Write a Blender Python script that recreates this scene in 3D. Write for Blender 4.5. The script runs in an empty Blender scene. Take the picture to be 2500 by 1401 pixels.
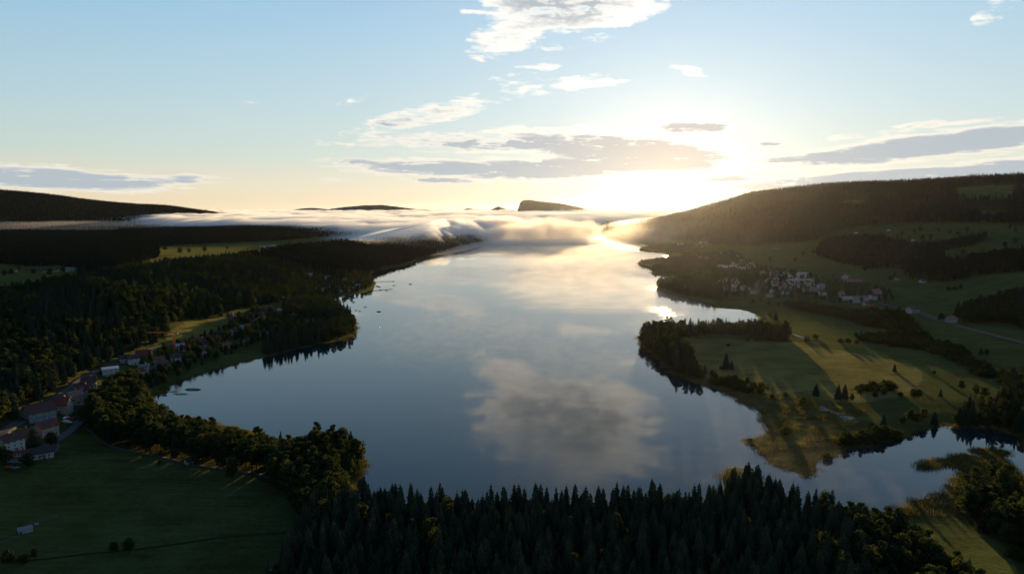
import bpy, math, random
import numpy as np
from mathutils import Vector, Matrix, Euler

random.seed(11)
rng = np.random.default_rng(11)
SC = bpy.context.scene
COL = SC.collection
D2R = math.pi / 180.0

# ------------------------------------------------------------------ camera
CAM_H = 160.0            # metres above the lake
F_PX = 1660.0            # focal length in photograph pixels (2500 wide)
PITCH = 6.5 * D2R
cam_d = bpy.data.cameras.new("camera")
cam = bpy.data.objects.new("camera", cam_d)
COL.objects.link(cam)
cam.location = (0, 0, CAM_H)
cam.rotation_euler = (math.pi / 2 - PITCH, 0, 0)
cam_d.sensor_width = 36.0
cam_d.lens = 36.0 * F_PX / 2500.0
cam_d.clip_start = 1.0
cam_d.clip_end = 200000.0
SC.camera = cam

# ------------------------------------------------------------------ light
SUN_EL = 3.3 * D2R
SUN_AZ = 12.9 * D2R      # clockwise from +Y
SUN_DIR = Vector((math.sin(SUN_AZ) * math.cos(SUN_EL), math.cos(SUN_AZ) * math.cos(SUN_EL), math.sin(SUN_EL)))
sun_d = bpy.data.lights.new("sun", 'SUN')
sun_d.energy = 5.0
sun_d.angle = 0.5 * D2R
sun_d.color = (1.0, 0.70, 0.36)
sun = bpy.data.objects.new("sun", sun_d)
COL.objects.link(sun)
sun.location = (600, 2600, 900)
sun.rotation_euler = SUN_DIR.to_track_quat('Z', 'Y').to_euler()

SC.view_settings.view_transform = 'Standard'
SC.view_settings.look = 'None'
SC.view_settings.gamma = 1.0
SC.view_settings.use_curve_mapping = False
SC.view_settings.exposure = 1.06
cy = SC.cycles
cy.max_bounces = 8
cy.diffuse_bounces = 2
cy.glossy_bounces = 3
cy.transmission_bounces = 4
cy.transparent_max_bounces = 8
cy.volume_bounces = 4
cy.use_denoising = True
cy.sample_clamp_indirect = 6.0
cy.caustics_reflective = False
cy.caustics_refractive = False
cy.volume_max_steps = 256


# ------------------------------------------------------------------ node maths
class NG:
    """Short-hand for building node trees out of maths."""
    def __init__(self, tree):
        self.t = tree

    def node(self, kind, **kw):
        n = self.t.nodes.new(kind)
        for k, v in kw.items():
            setattr(n, k, v)
        return n

    def _in(self, sock, v):
        if isinstance(v, bpy.types.NodeSocket):
            self.t.links.new(v, sock)
        elif v is not None:
            sock.default_value = v

    def m(self, op, a, b=None, c=None, clamp=False):
        n = self.node('ShaderNodeMath', operation=op)
        n.use_clamp = clamp
        self._in(n.inputs[0], a)
        if b is not None:
            self._in(n.inputs[1], b)
        if c is not None:
            self._in(n.inputs[2], c)
        return n.outputs[0]

    def sm(self, v, lo, hi, a=0.0, b=1.0):
        n = self.node('ShaderNodeMapRange', interpolation_type='SMOOTHSTEP')
        self._in(n.inputs['Value'], v)
        n.inputs['From Min'].default_value = lo
        n.inputs['From Max'].default_value = hi
        n.inputs['To Min'].default_value = a
        n.inputs['To Max'].default_value = b
        return n.outputs['Result']

    def mixc(self, f, a, b, blend='MIX'):
        n = self.node('ShaderNodeMix', data_type='RGBA', blend_type=blend)
        self._in(n.inputs[0], f)
        self._in(n.inputs[6], a)
        self._in(n.inputs[7], b)
        return n.outputs[2]

    def xyz(self, x, y, z):
        n = self.node('ShaderNodeCombineXYZ')
        for i, v in enumerate((x, y, z)):
            self._in(n.inputs[i], v)
        return n.outputs[0]

    def noise(self, vec, scale, detail=4.0, rough=0.55, dist=0.0, col=False):
        n = self.node('ShaderNodeTexNoise')
        self._in(n.inputs['Vector'], vec)
        n.inputs['Scale'].default_value = scale
        n.inputs['Detail'].default_value = detail
        n.inputs['Roughness'].default_value = rough
        n.inputs['Distortion'].default_value = dist
        return n.outputs['Color' if col else 'Fac']

    def ramp(self, f, stops):
        n = self.node('ShaderNodeValToRGB')
        self._in(n.inputs[0], f)
        e = n.color_ramp.elements
        while len(e) < len(stops):
            e.new(0.5)
        for el, (p, c) in zip(e, stops):
            el.position = p
            el.color = (c[0], c[1], c[2], 1)
        return n.outputs[0]


# photograph pixel -> direction, and back (used once, to survey the place)
def px_dir(px, py):
    dx = (px - 1250.0) / F_PX
    dy = (700.5 - py) / F_PX
    c, s = math.cos(PITCH), math.sin(PITCH)
    return (dx, c + dy * s, -s + dy * c)


def px_azel(px, py):
    d = px_dir(px, py)
    return math.atan2(d[0], d[1]), math.atan2(d[2], math.hypot(d[0], d[1]))


def flat(px, py, z=0.0):
    d = px_dir(px, py)
    t = (z - CAM_H) / d[2]
    return d[0] * t, d[1] * t


def project(x, y, z):
    c, s = math.cos(PITCH), math.sin(PITCH)
    zz = z - CAM_H
    f = y * c - zz * s
    u = y * s + zz * c
    return 1250.0 + F_PX * x / f, 700.5 - F_PX * u / f


# ------------------------------------------------------------------ sky
world = bpy.data.worlds.new("World")
SC.world = world
world.use_nodes = True
wt = world.node_tree
wt.nodes.clear()
g = NG(wt)
out = g.node('ShaderNodeOutputWorld')
bg = g.node('ShaderNodeBackground')
bg.inputs['Strength'].default_value = 0.05
wt.links.new(bg.outputs[0], out.inputs[0])
tc = g.node('ShaderNodeTexCoord')
sep = g.node('ShaderNodeSeparateXYZ')
wt.links.new(tc.outputs['Generated'], sep.inputs[0])
X, Y, Z = sep.outputs
AZ = g.m('ARCTAN2', X, Y)
EL = g.m('ARCSINE', Z)
nish = g.node('ShaderNodeTexSky', sky_type='NISHITA')
nish.sun_disc = False
nish.sun_elevation = SUN_EL
nish.sun_rotation = SUN_AZ
nish.altitude = 1000
nish.air_density = 1.0
nish.dust_density = 1.2
nish.ozone_density = 2.0
# tone the physical sky towards the pale, exposed-for-the-land look of the photograph
ELd = g.m('MULTIPLY', EL, 57.2958)
grad = g.ramp(g.m('DIVIDE', g.m('MAXIMUM', ELd, 0.0), 60.0, clamp=True), [
    (0.0, (8.0, 6.5, 4.3)), (0.03, (7.3, 6.7, 5.1)), (0.07, (5.5, 6.5, 6.0)), (0.13, (4.4, 6.1, 6.7)),
    (0.24, (2.9, 5.2, 7.0)), (0.36, (1.6, 3.8, 6.3)), (0.6, (0.8, 1.9, 3.8)), (1.0, (0.4, 1.0, 2.2))])
SD = SUN_DIR
dotp = g.m('ADD', g.m('ADD', g.m('MULTIPLY', X, SD.x), g.m('MULTIPLY', Y, SD.y)), g.m('MULTIPLY', Z, SD.z))
ang = g.m('MULTIPLY', g.m('ARCCOSINE', g.m('MINIMUM', dotp, 0.999999)), 57.2958)     # degrees from the sun
# the cloud bank veils the disc; the glow is widest below it, along the horizon
gel = g.m('MULTIPLY', g.m('SUBTRACT', EL, 3.0 * D2R), 1.25)
gaz = g.m('MULTIPLY', g.m('SUBTRACT', AZ, 13.3 * D2R), 0.85)
angl = g.m('MULTIPLY', g.m('SQRT', g.m('ADD', g.m('MULTIPLY', gel, gel), g.m('MULTIPLY', gaz, gaz))), 57.2958)
broad = g.m('EXPONENT', g.m('MULTIPLY', ang, -1 / 20.0))
tight = g.m('EXPONENT', g.m('MULTIPLY', angl, -1 / 3.1))
back = g.sm(ang, 30, 170, 1.0, 0.45)
base = g.mixc(0.993, nish.outputs[0], grad)
base = g.mixc(1.0, base, g.xyz(back, back, back), 'MULTIPLY')
base = g.mixc(1.0, base, g.mixc(broad, (0, 0, 0, 1), (4.6, 3.5, 2.6, 1)), 'ADD')
base = g.mixc(1.0, base, g.mixc(tight, (0, 0, 0, 1), (2.2, 2.3, 2.4, 1)), 'ADD')

# clouds: (px, py, half width px, half height px, tilt deg, body, greyness)
CLOUDS = [
    (1395, -48, 225, 120, 8, 1.15, 0.75), (1520, 18, 110, 42, 12, .9, 0.05), (1262, 72, 110, 46, 22, 1.0, .35),
    (1290, 172, 85, 16, 14, .6, .0), (1280, 208, 75, 30, 2, .62, .0), (1430, 202, 90, 17, 3, .8, .1),
    (1675, 171, 48, 12, -16, .8, .0), (872, 242, 50, 9, 20, .6, .0), (1050, 280, 190, 24, 14, .8, .35),
    (960, 300, 90, 14, 10, .6, .5), (1050, 340, 240, 16, 3, .62, .3), (1180, 325, 120, 9, 8, .6, .2),
    (1110, 412, 270, 22, -1, 1.3, .95), (1330, 412, 310, 32, 1, 1.4, .95), (1430, 355, 290, 34, -3, 1.2, .9),
    (1560, 378, 260, 48, -4, 1.35, 1.0), (1150, 352, 150, 20, 2, .7, .6),
    (1690, 312, 110, 17, -1, 1.1, .9), (1190, 352, 110, 12, 0, .8, .8),
    (2240, 360, 430, 32, 6.0, 1.5, 1.0), (2420, 342, 200, 32, 4, 1.4, 1.0), (1960, 385, 200, 13, 3, .9, .8),
    (2150, 434, 490, 21, 3.0, 1.4, 1.0), (2450, 413, 240, 26, 4, 1.4, 1.0), (1790, 436, 110, 9, 2, .9, .8),
    (130, 437, 350, 30, -2, 1.45, .95), (420, 440, 130, 15, 2, 1.0, .5), (30, 420, 140, 16, 0, .9, .3),
    (2430, 25, 60, 24, 30, .5, .0), (2240, 308, 90, 12, 8, .7, .25), (2380, 296, 80, 8, 3, .7, .2),
    (1080, 440, 110, 9, -2, .85, .8), (880, 397, 110, 13, -2, .7, .55), (815, 442, 45, 8, 0, .7, .4),
    (1880, 352, 45, 9, 3, .8, .6), (2040, 340, 80, 9, 4, .6, .3), (1610, 437, 45, 6, 0, .7, .6),
    (615, 249, 25, 4, 0, .4, 0), (900, 345, 70, 8, 0, .55, .1), (1420, 310, 60, 6, 2, .5, .0),
    # the rest of the sky, outside the frame, carries the same kind of cloud
    (700, -420, 420, 60, 10, .9, .5), (2300, -500, 500, 80, 6, .9, .5), (-700, 330, 400, 30, 3, .9, .7),
    (3300, 300, 500, 40, 3, 1.0, .8),
]
body = None
grey = None
for (cx, cyy, rx, ry, tilt, b, gr) in CLOUDS:
    a0, e0 = px_azel(cx, cyy)
    sc_ = math.cos(math.atan((cx - 1250) / F_PX)) ** 2
    ru, rv = rx / F_PX * sc_, ry / F_PX * math.sqrt(sc_)
    ct, st = math.cos(tilt * D2R), math.sin(tilt * D2R)
    da = g.m('SUBTRACT', AZ, a0)
    de = g.m('SUBTRACT', EL, e0)
    u = g.m('ADD', g.m('MULTIPLY', da, ct / ru), g.m('MULTIPLY', de, st / ru))
    v = g.m('ADD', g.m('MULTIPLY', da, -st / rv), g.m('MULTIPLY', de, ct / rv))
    q = g.m('ADD', g.m('MULTIPLY', u, u), g.m('MULTIPLY', v, v))
    w_ = g.m('MULTIPLY', g.m('MAXIMUM', g.m('SUBTRACT', 1.6, q), 0.0), b)
    k_ = g.m('MULTIPLY', g.m('MAXIMUM', g.m('SUBTRACT', 1.0, q), 0.0), gr)
    body = w_ if body is None else g.m('MAXIMUM', body, w_)
    grey = k_ if grey is None else g.m('MAXIMUM', grey, k_)
# perspective of a flat cloud layer: detail gets finer and flatter towards the horizon
fl = g.m('ADD', g.m('MAXIMUM', EL, 0.0), 0.10)
cvec = g.xyz(g.m('ADD', g.m('MULTIPLY', AZ, 0.8), g.m('MULTIPLY', EL, 1.1)), g.m('MULTIPLY', g.m('LOGARITHM', fl, 2.718), 1.5), 0.3)
n1 = g.noise(cvec, 19.0, 10.0, 0.60, 0.35)
n2 = g.noise(g.xyz(g.m('MULTIPLY', AZ, 0.55), EL, 1.7), 62.0, 8.0, 0.58, 0.6)
nn = g.m('ADD', g.m('MULTIPLY', n1, 0.6), g.m('MULTIPLY', n2, 0.4))
dens = g.m('ADD', g.m('MULTIPLY', body, 0.60), g.m('MULTIPLY', g.m('SUBTRACT', nn, 0.5), 4.3))
dens = g.m('MULTIPLY', dens, g.sm(body, 0.0, 0.22))
alpha = g.sm(dens, 0.12, 0.80)
thick = g.m('ADD', g.m('MULTIPLY', grey, 1.15), g.m('MULTIPLY', g.m('SUBTRACT', nn, 0.5), 1.6))
core = g.m('MULTIPLY', g.sm(thick, 0.22, 0.72), g.sm(dens, 0.45, 0.95))
near_sun = g.m('EXPONENT', g.m('MULTIPLY', ang, -1 / 9.0))
rimc = g.mixc(near_sun, (10.0, 9.6, 8.8, 1), (15, 14.2, 12.4, 1))
rimc = g.mixc(g.sm(ELd, 2.0, 12.0), g.mixc(near_sun, (8.6, 8.0, 7.0, 1), (14, 12.8, 10.5, 1)), rimc)
corec = g.mixc(near_sun, (4.3, 5.0, 5.6, 1), (6.2, 5.6, 5.0, 1))
cc = g.mixc(core, rimc, corec)
base = g.mixc(g.m('MULTIPLY', alpha, 0.93), base, cc)
# faint high veil
veil = g.m('MULTIPLY', g.sm(g.noise(g.xyz(g.m('MULTIPLY', AZ, 0.5), g.m('MULTIPLY', EL, 2.2), 5.0), 9.0, 6.0, 0.6), 0.5, 0.8), 0.10)
base = g.mixc(veil, base, (8.2, 7.9, 7.2, 1))
wt.links.new(base, bg.inputs['Color'])
world.cycles.sampling_method = 'MANUAL'
world.cycles.sample_map_resolution = 1024


# ------------------------------------------------------------------ helpers
def put(name, data, parent=None, loc=(0, 0, 0), rz=0.0, scale=None):
    o = bpy.data.objects.new(name, data)
    COL.objects.link(o)
    o.location = loc
    o.rotation_euler = (0, 0, rz)
    if scale is not None:
        o.scale = (scale, scale, scale) if not hasattr(scale, '__len__') else scale
    if parent is not None:
        o.parent = parent
    return o


def tag(o, label=None, cat=None, group=None, kind=None):
    if label: o['label'] = label
    if cat: o['category'] = cat
    if group: o['group'] = group
    if kind: o['kind'] = kind
    return o


def copy_tree(o, loc=None, rz=None, scale=None, parent=None):
    c = o.copy()
    COL.objects.link(c)
    if parent is not None:
        c.parent = parent
        c.matrix_parent_inverse = o.matrix_parent_inverse
    if loc is not None: c.location = loc
    if rz is not None: c.rotation_euler = (0, 0, rz)
    if scale is not None: c.scale = (scale, scale, scale)
    for ch in KIDS.get(o.name, ()):
        copy_tree(ch, parent=c)
    return c


KIDS = {}


def kid(parent, name, data, loc=(0, 0, 0), rz=0.0):
    o = put(name, data, parent, loc, rz)
    KIDS.setdefault(parent.name, []).append(o)
    return o


def mesh(name, verts, faces, mats=(), smooth=False, mi=None):
    me = bpy.data.meshes.new(name)
    me.from_pydata([tuple(v) for v in verts], [], [tuple(f) for f in faces])
    for m in mats:
        me.materials.append(m)
    if mi is not None:
        me.polygons.foreach_set('material_index', mi)
    if smooth:
        me.polygons.foreach_set('use_smooth', [True] * len(me.polygons))
    me.update()
    return me


def np_mesh(name, V, Q, mats=(), smooth=False):
    """quads or tris from numpy arrays, quickly"""
    me = bpy.data.meshes.new(name)
    n = Q.shape[1]
    me.vertices.add(len(V))
    me.vertices.foreach_set('co', np.asarray(V, np.float32).ravel())
    me.loops.add(Q.size)
    me.loops.foreach_set('vertex_index', Q.astype(np.int32).ravel())
    me.polygons.add(len(Q))
    me.polygons.foreach_set('loop_start', np.arange(0, Q.size, n, dtype=np.int32))
    me.polygons.foreach_set('loop_total', np.full(len(Q), n, np.int32))
    if smooth:
        me.polygons.foreach_set('use_smooth', np.ones(len(Q), bool))
    for m in mats:
        me.materials.append(m)
    me.update(calc_edges=True)
    me.validate()
    return me


# value noise in numpy
_perm = rng.random((256, 256))


def vnoise(x, y):
    xi = np.floor(x).astype(int); yi = np.floor(y).astype(int)
    fx = x - xi; fy = y - yi
    fx = fx * fx * (3 - 2 * fx); fy = fy * fy * (3 - 2 * fy)
    a = _perm[xi & 255, yi & 255]; b = _perm[(xi + 1) & 255, yi & 255]
    c = _perm[xi & 255, (yi + 1) & 255]; d = _perm[(xi + 1) & 255, (yi + 1) & 255]
    return (a * (1 - fx) + b * fx) * (1 - fy) + (c * (1 - fx) + d * fx) * fy


def fbm(x, y, oct=4):
    s = 0; a = 0.5; t = 0
    for i in range(oct):
        s = s + a * vnoise(x * 2 ** i + 17.3 * i, y * 2 ** i + 9.1 * i); t += a; a *= 0.5
    return s / t


def sstep(x, a, b):
    t = np.clip((x - a) / (b - a), 0, 1)
    return t * t * (3 - 2 * t)


def in_poly(px, py, poly):
    px = np.asarray(px, float); py = np.asarray(py, float)
    r = np.zeros(px.shape, bool)
    n = len(poly)
    for i in range(n):
        x1, y1 = poly[i]; x2, y2 = poly[(i + 1) % n]
        if y1 == y2: continue
        c = ((y1 > py) != (y2 > py)) & (px < (x2 - x1) * (py - y1) / (y2 - y1) + x1)
        r ^= c
    return r


def dist_poly(x, y, poly, closed=True):
    d = np.full(np.shape(x), 1e18)
    n = len(poly)
    for i in range(n if closed else n - 1):
        x1, y1 = poly[i]; x2, y2 = poly[(i + 1) % n]
        ex, ey = x2 - x1, y2 - y1
        L = ex * ex + ey * ey + 1e-9
        t = np.clip(((x - x1) * ex + (y - y1) * ey) / L, 0, 1)
        dd = (x - x1 - t * ex) ** 2 + (y - y1 - t * ey) ** 2
        d = np.minimum(d, dd)
    return np.sqrt(d)


# ------------------------------------------------------------------ the lake outline (surveyed on the photograph)
LAKE_PX = [
    (1190, 592), (1130, 603), (1065, 620), (1020, 632), (1008, 640), (960, 652), (912, 664), (905, 674), (916, 688),
    (914, 706), (890, 715), (860, 719), (830, 722), (805, 725), (794, 731), (800, 738), (825, 748), (848, 762), (864, 782),
    (870, 800), (868, 812), (856, 823), (830, 832), (800, 837), (766, 843), (730, 852), (700, 859), (666, 868), (620, 880),
    (580, 889), (540, 899), (508, 908), (470, 920), (430, 934), (406, 946), (398, 958), (378, 966), (365, 978), (373, 990),
    (378, 1001), (410, 1012), (440, 1016), (475, 1020), (505, 1027), (532, 1037), (560, 1043), (600, 1047), (625, 1060), (650, 1067),
    (700, 1073), (760, 1078), (800, 1090), (840, 1100), (870, 1106), (893, 1118), (900, 1135), (880, 1165), (860, 1205), (880, 1240),
    (960, 1252), (1100, 1262), (1250, 1264), (1500, 1262), (1700, 1250), (1760, 1215), (1768, 1160), (1776, 1144), (1800, 1142),
    (1820, 1147), (1852, 1166), (1880, 1205), (1960, 1255), (2040, 1280), (2110, 1290), (2170, 1275), (2200, 1244), (2236, 1226), (2280, 1212),
    (2317, 1200), (2326, 1178), (2342, 1160), (2350, 1150), (2334, 1139), (2310, 1136), (2285, 1145), (2262, 1147), (2242, 1141), (2246, 1132),
    (2262, 1124), (2300, 1120), (2320, 1118), (2324, 1112), (2345, 1109), (2380, 1111), (2405, 1117), (2430, 1124), (2400, 1112), (2366, 1101),
    (2366, 1097), (2386, 1094), (2420, 1094), (2458, 1099), (2464, 1106), (2456, 1114), (2458, 1124), (2477, 1135), (2485, 1149), (2500, 1168),
    (2560, 1230), (2640, 1260), (2640, 1170), (2570, 1120), (2530, 1100), (2500, 1078), (2482, 1065), (2455, 1055), (2438, 1047), (2395, 1043),
    (2350, 1040), (2305, 1038), (2260, 1045), (2215, 1066), (2170, 1077), (2130, 1088), (2095, 1091), (2035, 1112), (2018, 1120), (1999, 1124),
    (1995, 1142), (1987, 1161), (1972, 1166), (1936, 1149), (1906, 1140), (1879, 1131), (1867, 1116), (1855, 1101), (1832, 1084), (1810, 1072),
    (1840, 1068), (1866, 1066), (1882, 1061), (1872, 1043), (1864, 1029), (1862, 1012), (1840, 998), (1815, 986), (1800, 974), (1786, 966),
    (1756, 953), (1726, 942), (1684, 930), (1655, 918), (1632, 900), (1608, 880), (1590, 864), (1570, 848), (1561, 834), (1560, 822),
    (1570, 813), (1600, 808), (1640, 806), (1700, 806), (1770, 806), (1830, 803), (1865, 799), (1885, 794), (1878, 790), (1850, 788),
    (1846, 785), (1860, 779), (1850, 771), (1834, 763), (1812, 756), (1775, 754), (1742, 752), (1738, 748), (1752, 746), (1730, 742),
    (1709, 733), (1675, 726), (1644, 722), (1625, 717), (1608, 709), (1602, 699), (1606, 689), (1630, 683), (1668, 680), (1702, 679),
    (1690, 675), (1640, 671), (1600, 669), (1589, 662), (1586, 655), (1565, 649), (1556, 644), (1558, 638), (1590, 633), (1625, 628),
    (1642, 622), (1620, 617), (1590, 614), (1560, 611), (1561, 607), (1590, 602), (1572, 596), (1545, 591), (1522, 586), (1500, 579),
    (1480, 573), (1450, 568), (1380, 562), (1290, 561), (1230, 568), (1200, 580)]
LAKE = [flat(a, b) for a, b in LAKE_PX]


def lake_sd(x, y):
    """signed distance to the shore: positive on land"""
    d = dist_poly(x, y, LAKE)
    ins = in_poly(x, y, LAKE)
    # ragged natural shoreline
    r = np.hypot(x, y)
    wob = (fbm(x / 14.0, y / 14.0, 3) - 0.5) * np.clip(r / 90.0, 3, 16)
    return np.where(ins, -d, d) + wob


# ------------------------------------------------------------------ relief: surveyed spot heights (px, py, distance along view | height)
SPOTS_Z = [  # (px, py, z)
    (0, 1400, 6), (300, 1400, 5), (620, 1400, 5), (0, 1250, 5), (300, 1250, 4), (620, 1250, 4), (300, 1120, 4), (560, 1140, 3),
    (100, 1110, 7), (20, 1130, 7), (40, 1000, 17), (0, 1070, 16), (130, 965, 15), (220, 920, 13), (300, 880, 11), (400, 840, 10),
    (560, 775, 12), (480, 800, 12), (120, 1040, 9), (200, 980, 8), (320, 930, 5), (450, 870, 6), (600, 820, 6), (700, 780, 5), (820, 790, 3),
    (640, 850, 3), (500, 890, 3), (800, 690, 6), (870, 695, 4), (740, 700, 10), (650, 748, 12),
    (240, 1050, 4), (450, 1090, 3), (700, 1100, 2.5), (820, 1120, 3), (800, 1250, 4), (1000, 1330, 5), (1250, 1400, 9), (1600, 1400, 8),
    (1900, 1400, 6), (2200, 1400, 4), (2450, 1400, 4), (2350, 1250, 2), (2450, 1180, 1.6), (1500, 1320, 5), (1800, 1320, 4), (2550, 1300, 3),
    (1900, 1100, 1.4), (2000, 1020, 2), (2150, 980, 3), (2350, 980, 4), (2500, 980, 8), (2450, 1020, 5), (1800, 900, 2.5), (1700, 850, 2),
    (2000, 880, 4), (2250, 880, 5), (2450, 880, 8), (1950, 800, 3), (2150, 800, 6), (2330, 790, 10), (2480, 830, 12), (1900, 760, 2.5),
    (1700, 700, 4), (1800, 720, 4), (1900, 705, 8), (2000, 715, 9), (2120, 730, 11), (2230, 760, 11), (1700, 640, 5), (1760, 650, 9),
    (1850, 670, 12), (1950, 690, 12), (1600, 655, 3), (1620, 600, 4), (1700, 610, 8), (2050, 690, 16), (1560, 585, 5), (1640, 640, 3)]
SPOTS_Y = [  # (px, py, distance)
    (-250, 800, 640), (-300, 720, 800), (0, 920, 560), (0, 800, 720), (150, 760, 800), (300, 800, 760), (400, 760, 860), (0, 742, 880), (225, 693, 1040),
    (380, 664, 1180), (560, 645, 1380), (730, 613, 1750), (850, 599, 2150), (960, 592, 2650), (1060, 584, 3050), (1120, 578, 3350), (1175, 579, 3700),
    (650, 690, 1250), (800, 640, 1650), (900, 625, 2000), (1000, 612, 2500), (640, 720, 1150),
    (-300, 700, 1200), (0, 700, 1230), (100, 667, 1480), (0, 645, 1700), (250, 655, 1500), (400, 628, 1950), (560, 615, 2250), (700, 602, 2600), (850, 592, 2900),
    (200, 612, 2100), (0, 600, 2400), (-300, 590, 2500), (300, 585, 2800), (600, 562, 3400), (450, 572, 3200), (820, 566, 3600), (0, 565, 3900), (-300, 570, 3900),
    (950, 575, 3800), (0, 556, 4600), (400, 553, 4900), (800, 549, 5600), (1100, 546, 6500), (1250, 546, 6500),
    (-300, 452, 5600), (0, 471, 6000), (150, 487, 6100), (290, 509, 6300), (390, 506, 6400), (500, 521, 6700), (620, 535, 7200), (-100, 500, 5300), (150, 515, 5500),
    (0, 520, 5100), (300, 530, 5600),
    (2300, 735, 1130), (2500, 740, 1030), (2500, 665, 1260), (2500, 690, 1180), (2200, 650, 1480), (2400, 610, 1680), (2500, 565, 1950), (2230, 565, 2200), (2050, 588, 2250), (1950, 608, 2150),
    (1830, 608, 2500), (1750, 602, 2750), (1700, 592, 3050), (1600, 580, 3650), (1900, 572, 2720), (1790, 572, 3000), (1690, 570, 3400), (2100, 560, 2450),
    (2700, 426, 2600), (2500, 441, 2700), (2300, 454, 2850), (2180, 462, 2950), (2130, 464, 3000), (2060, 462, 3080), (1990, 469, 3180), (1940, 473, 3280), (1880, 484, 3380), (1830, 489, 3500), (1760, 507, 3700),
    (1700, 519, 3950), (1630, 534, 4300), (1560, 548, 4700), (1500, 556, 4900), (2500, 500, 2350), (2300, 500, 2550), (2100, 515, 2700), (1900, 530, 2980), (1800, 530, 3300), (1700, 545, 3650), (2700, 500, 2300), (2700, 600, 1700), (2700, 760, 1000)]
SPOTS_XYZ = [(0, 100, 14), (-200, 60, 14), (200, 60, 12), (0, -300, 30), (-500, -200, 40), (500, -200, 30), (-900, 300, 60), (900, 300, 40), (-1500, 600, 90), (1600, 700, 120),
             (2900, 4200, 200), (2300, 5600, 130), (1700, 7600, 60), (1500, 5600, 70), (600, 8500, 40), (-1500, 9500, 60), (-3500, 9500, 90), (-6500, 7500, 200), (-6500, 3500, 260),
             (-4000, 3000, 120), (4500, 1500, 300), (-5600, 6400, 330), (0, 6500, -10), (300, 4500, -12), (400, 3000, -12), (0, 1800, -12), (150, 900, -10)]
P = []
for px, py, z in SPOTS_Z:
    x, y = flat(px, py, z); P.append((x, y, z))
for px, py, yy in SPOTS_Y:
    d = px_dir(px, py); P.append((d[0] * yy / d[1], yy, CAM_H + d[2] * yy / d[1]))
P += SPOTS_XYZ
P = np.array(P, float)


def uv(x, y):
    r = np.hypot(x, y) + 60.0
    return np.stack([x / r * 2.2, np.log(r) * 1.0, y / r * 0.6], -1)


_cu = uv(P[:, 0], P[:, 1])
_C2 = 0.06 ** 2


def _phi(a, b):
    d2 = ((a[:, None, :] - b[None, :, :]) ** 2).sum(-1)
    return np.sqrt(d2 + _C2)


_A = _phi(_cu, _cu) + 0.002 * np.eye(len(P)) * -1
_n = len(P)
_M = np.zeros((_n + 1, _n + 1)); _M[:_n, :_n] = _A; _M[:_n, -1] = 1; _M[-1, :_n] = 1
_w = np.linalg.solve(_M, np.append(P[:, 2], 0))


def relief(x, y):
    x = np.asarray(x, float); y = np.asarray(y, float)
    sh = x.shape; x = x.ravel(); y = y.ravel()
    o = np.empty(len(x))
    for i in range(0, len(x), 20000):
        s = slice(i, i + 20000)
        o[s] = _phi(uv(x[s], y[s]), _cu) @ _w[:-1] + _w[-1]
    r = np.hypot(x, y)
    bumps = (fbm(x / 220, y / 220, 4) - 0.5) * np.clip(o, 0, 120) * 0.16 * (1 - .6 * sstep(r, 4500, 6000)) + (fbm(x / 45, y / 45, 3) - 0.5) * np.clip(o * .12, 0.4, 4)
    o = np.clip(o + bumps, 1.2, 420)
    far = sstep(r, 9500, 13000)
    o = o * (1 - far) + 20 * far
    sd = lake_sd(x, y)
    shore = sstep(sd, 0, 70)
    land = 0.05 + np.minimum(np.maximum(sd, 0) * 0.05, 1.3) * (1 - shore) + o * shore
    o = np.where(sd > 0, land, np.maximum(sd * 0.12, -4.0))
    return o.reshape(sh), sd.reshape(sh)


# one sheet, polar about the point below the camera, finer where the photograph looks
az = np.concatenate([np.radians(np.linspace(-180, -56, 26)[:-1]), np.radians(np.linspace(-56, -40, 20)[:-1]), np.radians(np.linspace(-40, 40, 560)),
                     np.radians(np.linspace(40, 56, 20)[1:]), np.radians(np.linspace(56, 180, 26)[1:-1])])
rr = np.concatenate([[0, 60, 120, 170, 200, 215], np.geomspace(225, 9000, 640), np.geomspace(9400, 60000, 24)])
NA, NR = len(az), len(rr)
AA, RR = np.meshgrid(az, rr)
GX, GY = RR * np.sin(AA), RR * np.cos(AA)
GZ, GSD = relief(GX, GY)
GZ[0, :] = GZ[0].mean()
behind = sstep(np.abs(AA), 1.2, 1.7)
GZ = GZ * (1 - behind) + 25 * behind


def hz(x, y):
    """terrain height by bilinear look-up in the sheet"""
    x = np.asarray(x, float); y = np.asarray(y, float)
    a = np.arctan2(x, y); r = np.hypot(x, y)
    i = np.clip(np.searchsorted(az, a) - 1, 0, NA - 2)
    j = np.clip(np.searchsorted(rr, r) - 1, 0, NR - 2)
    fa = np.clip((a - az[i]) / (az[i + 1] - az[i]), 0, 1); fr = np.clip((r - rr[j]) / (rr[j + 1] - rr[j]), 0, 1)
    return (GZ[j, i] * (1 - fa) + GZ[j, i + 1] * fa) * (1 - fr) + (GZ[j + 1, i] * (1 - fa) + GZ[j + 1, i + 1] * fa) * fr


def sdl(x, y):
    x = np.asarray(x, float); y = np.asarray(y, float)
    a = np.arctan2(x, y); r = np.hypot(x, y)
    i = np.clip(np.searchsorted(az, a), 0, NA - 1); j = np.clip(np.searchsorted(rr, r), 0, NR - 1)
    return GSD[j, i]


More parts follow.
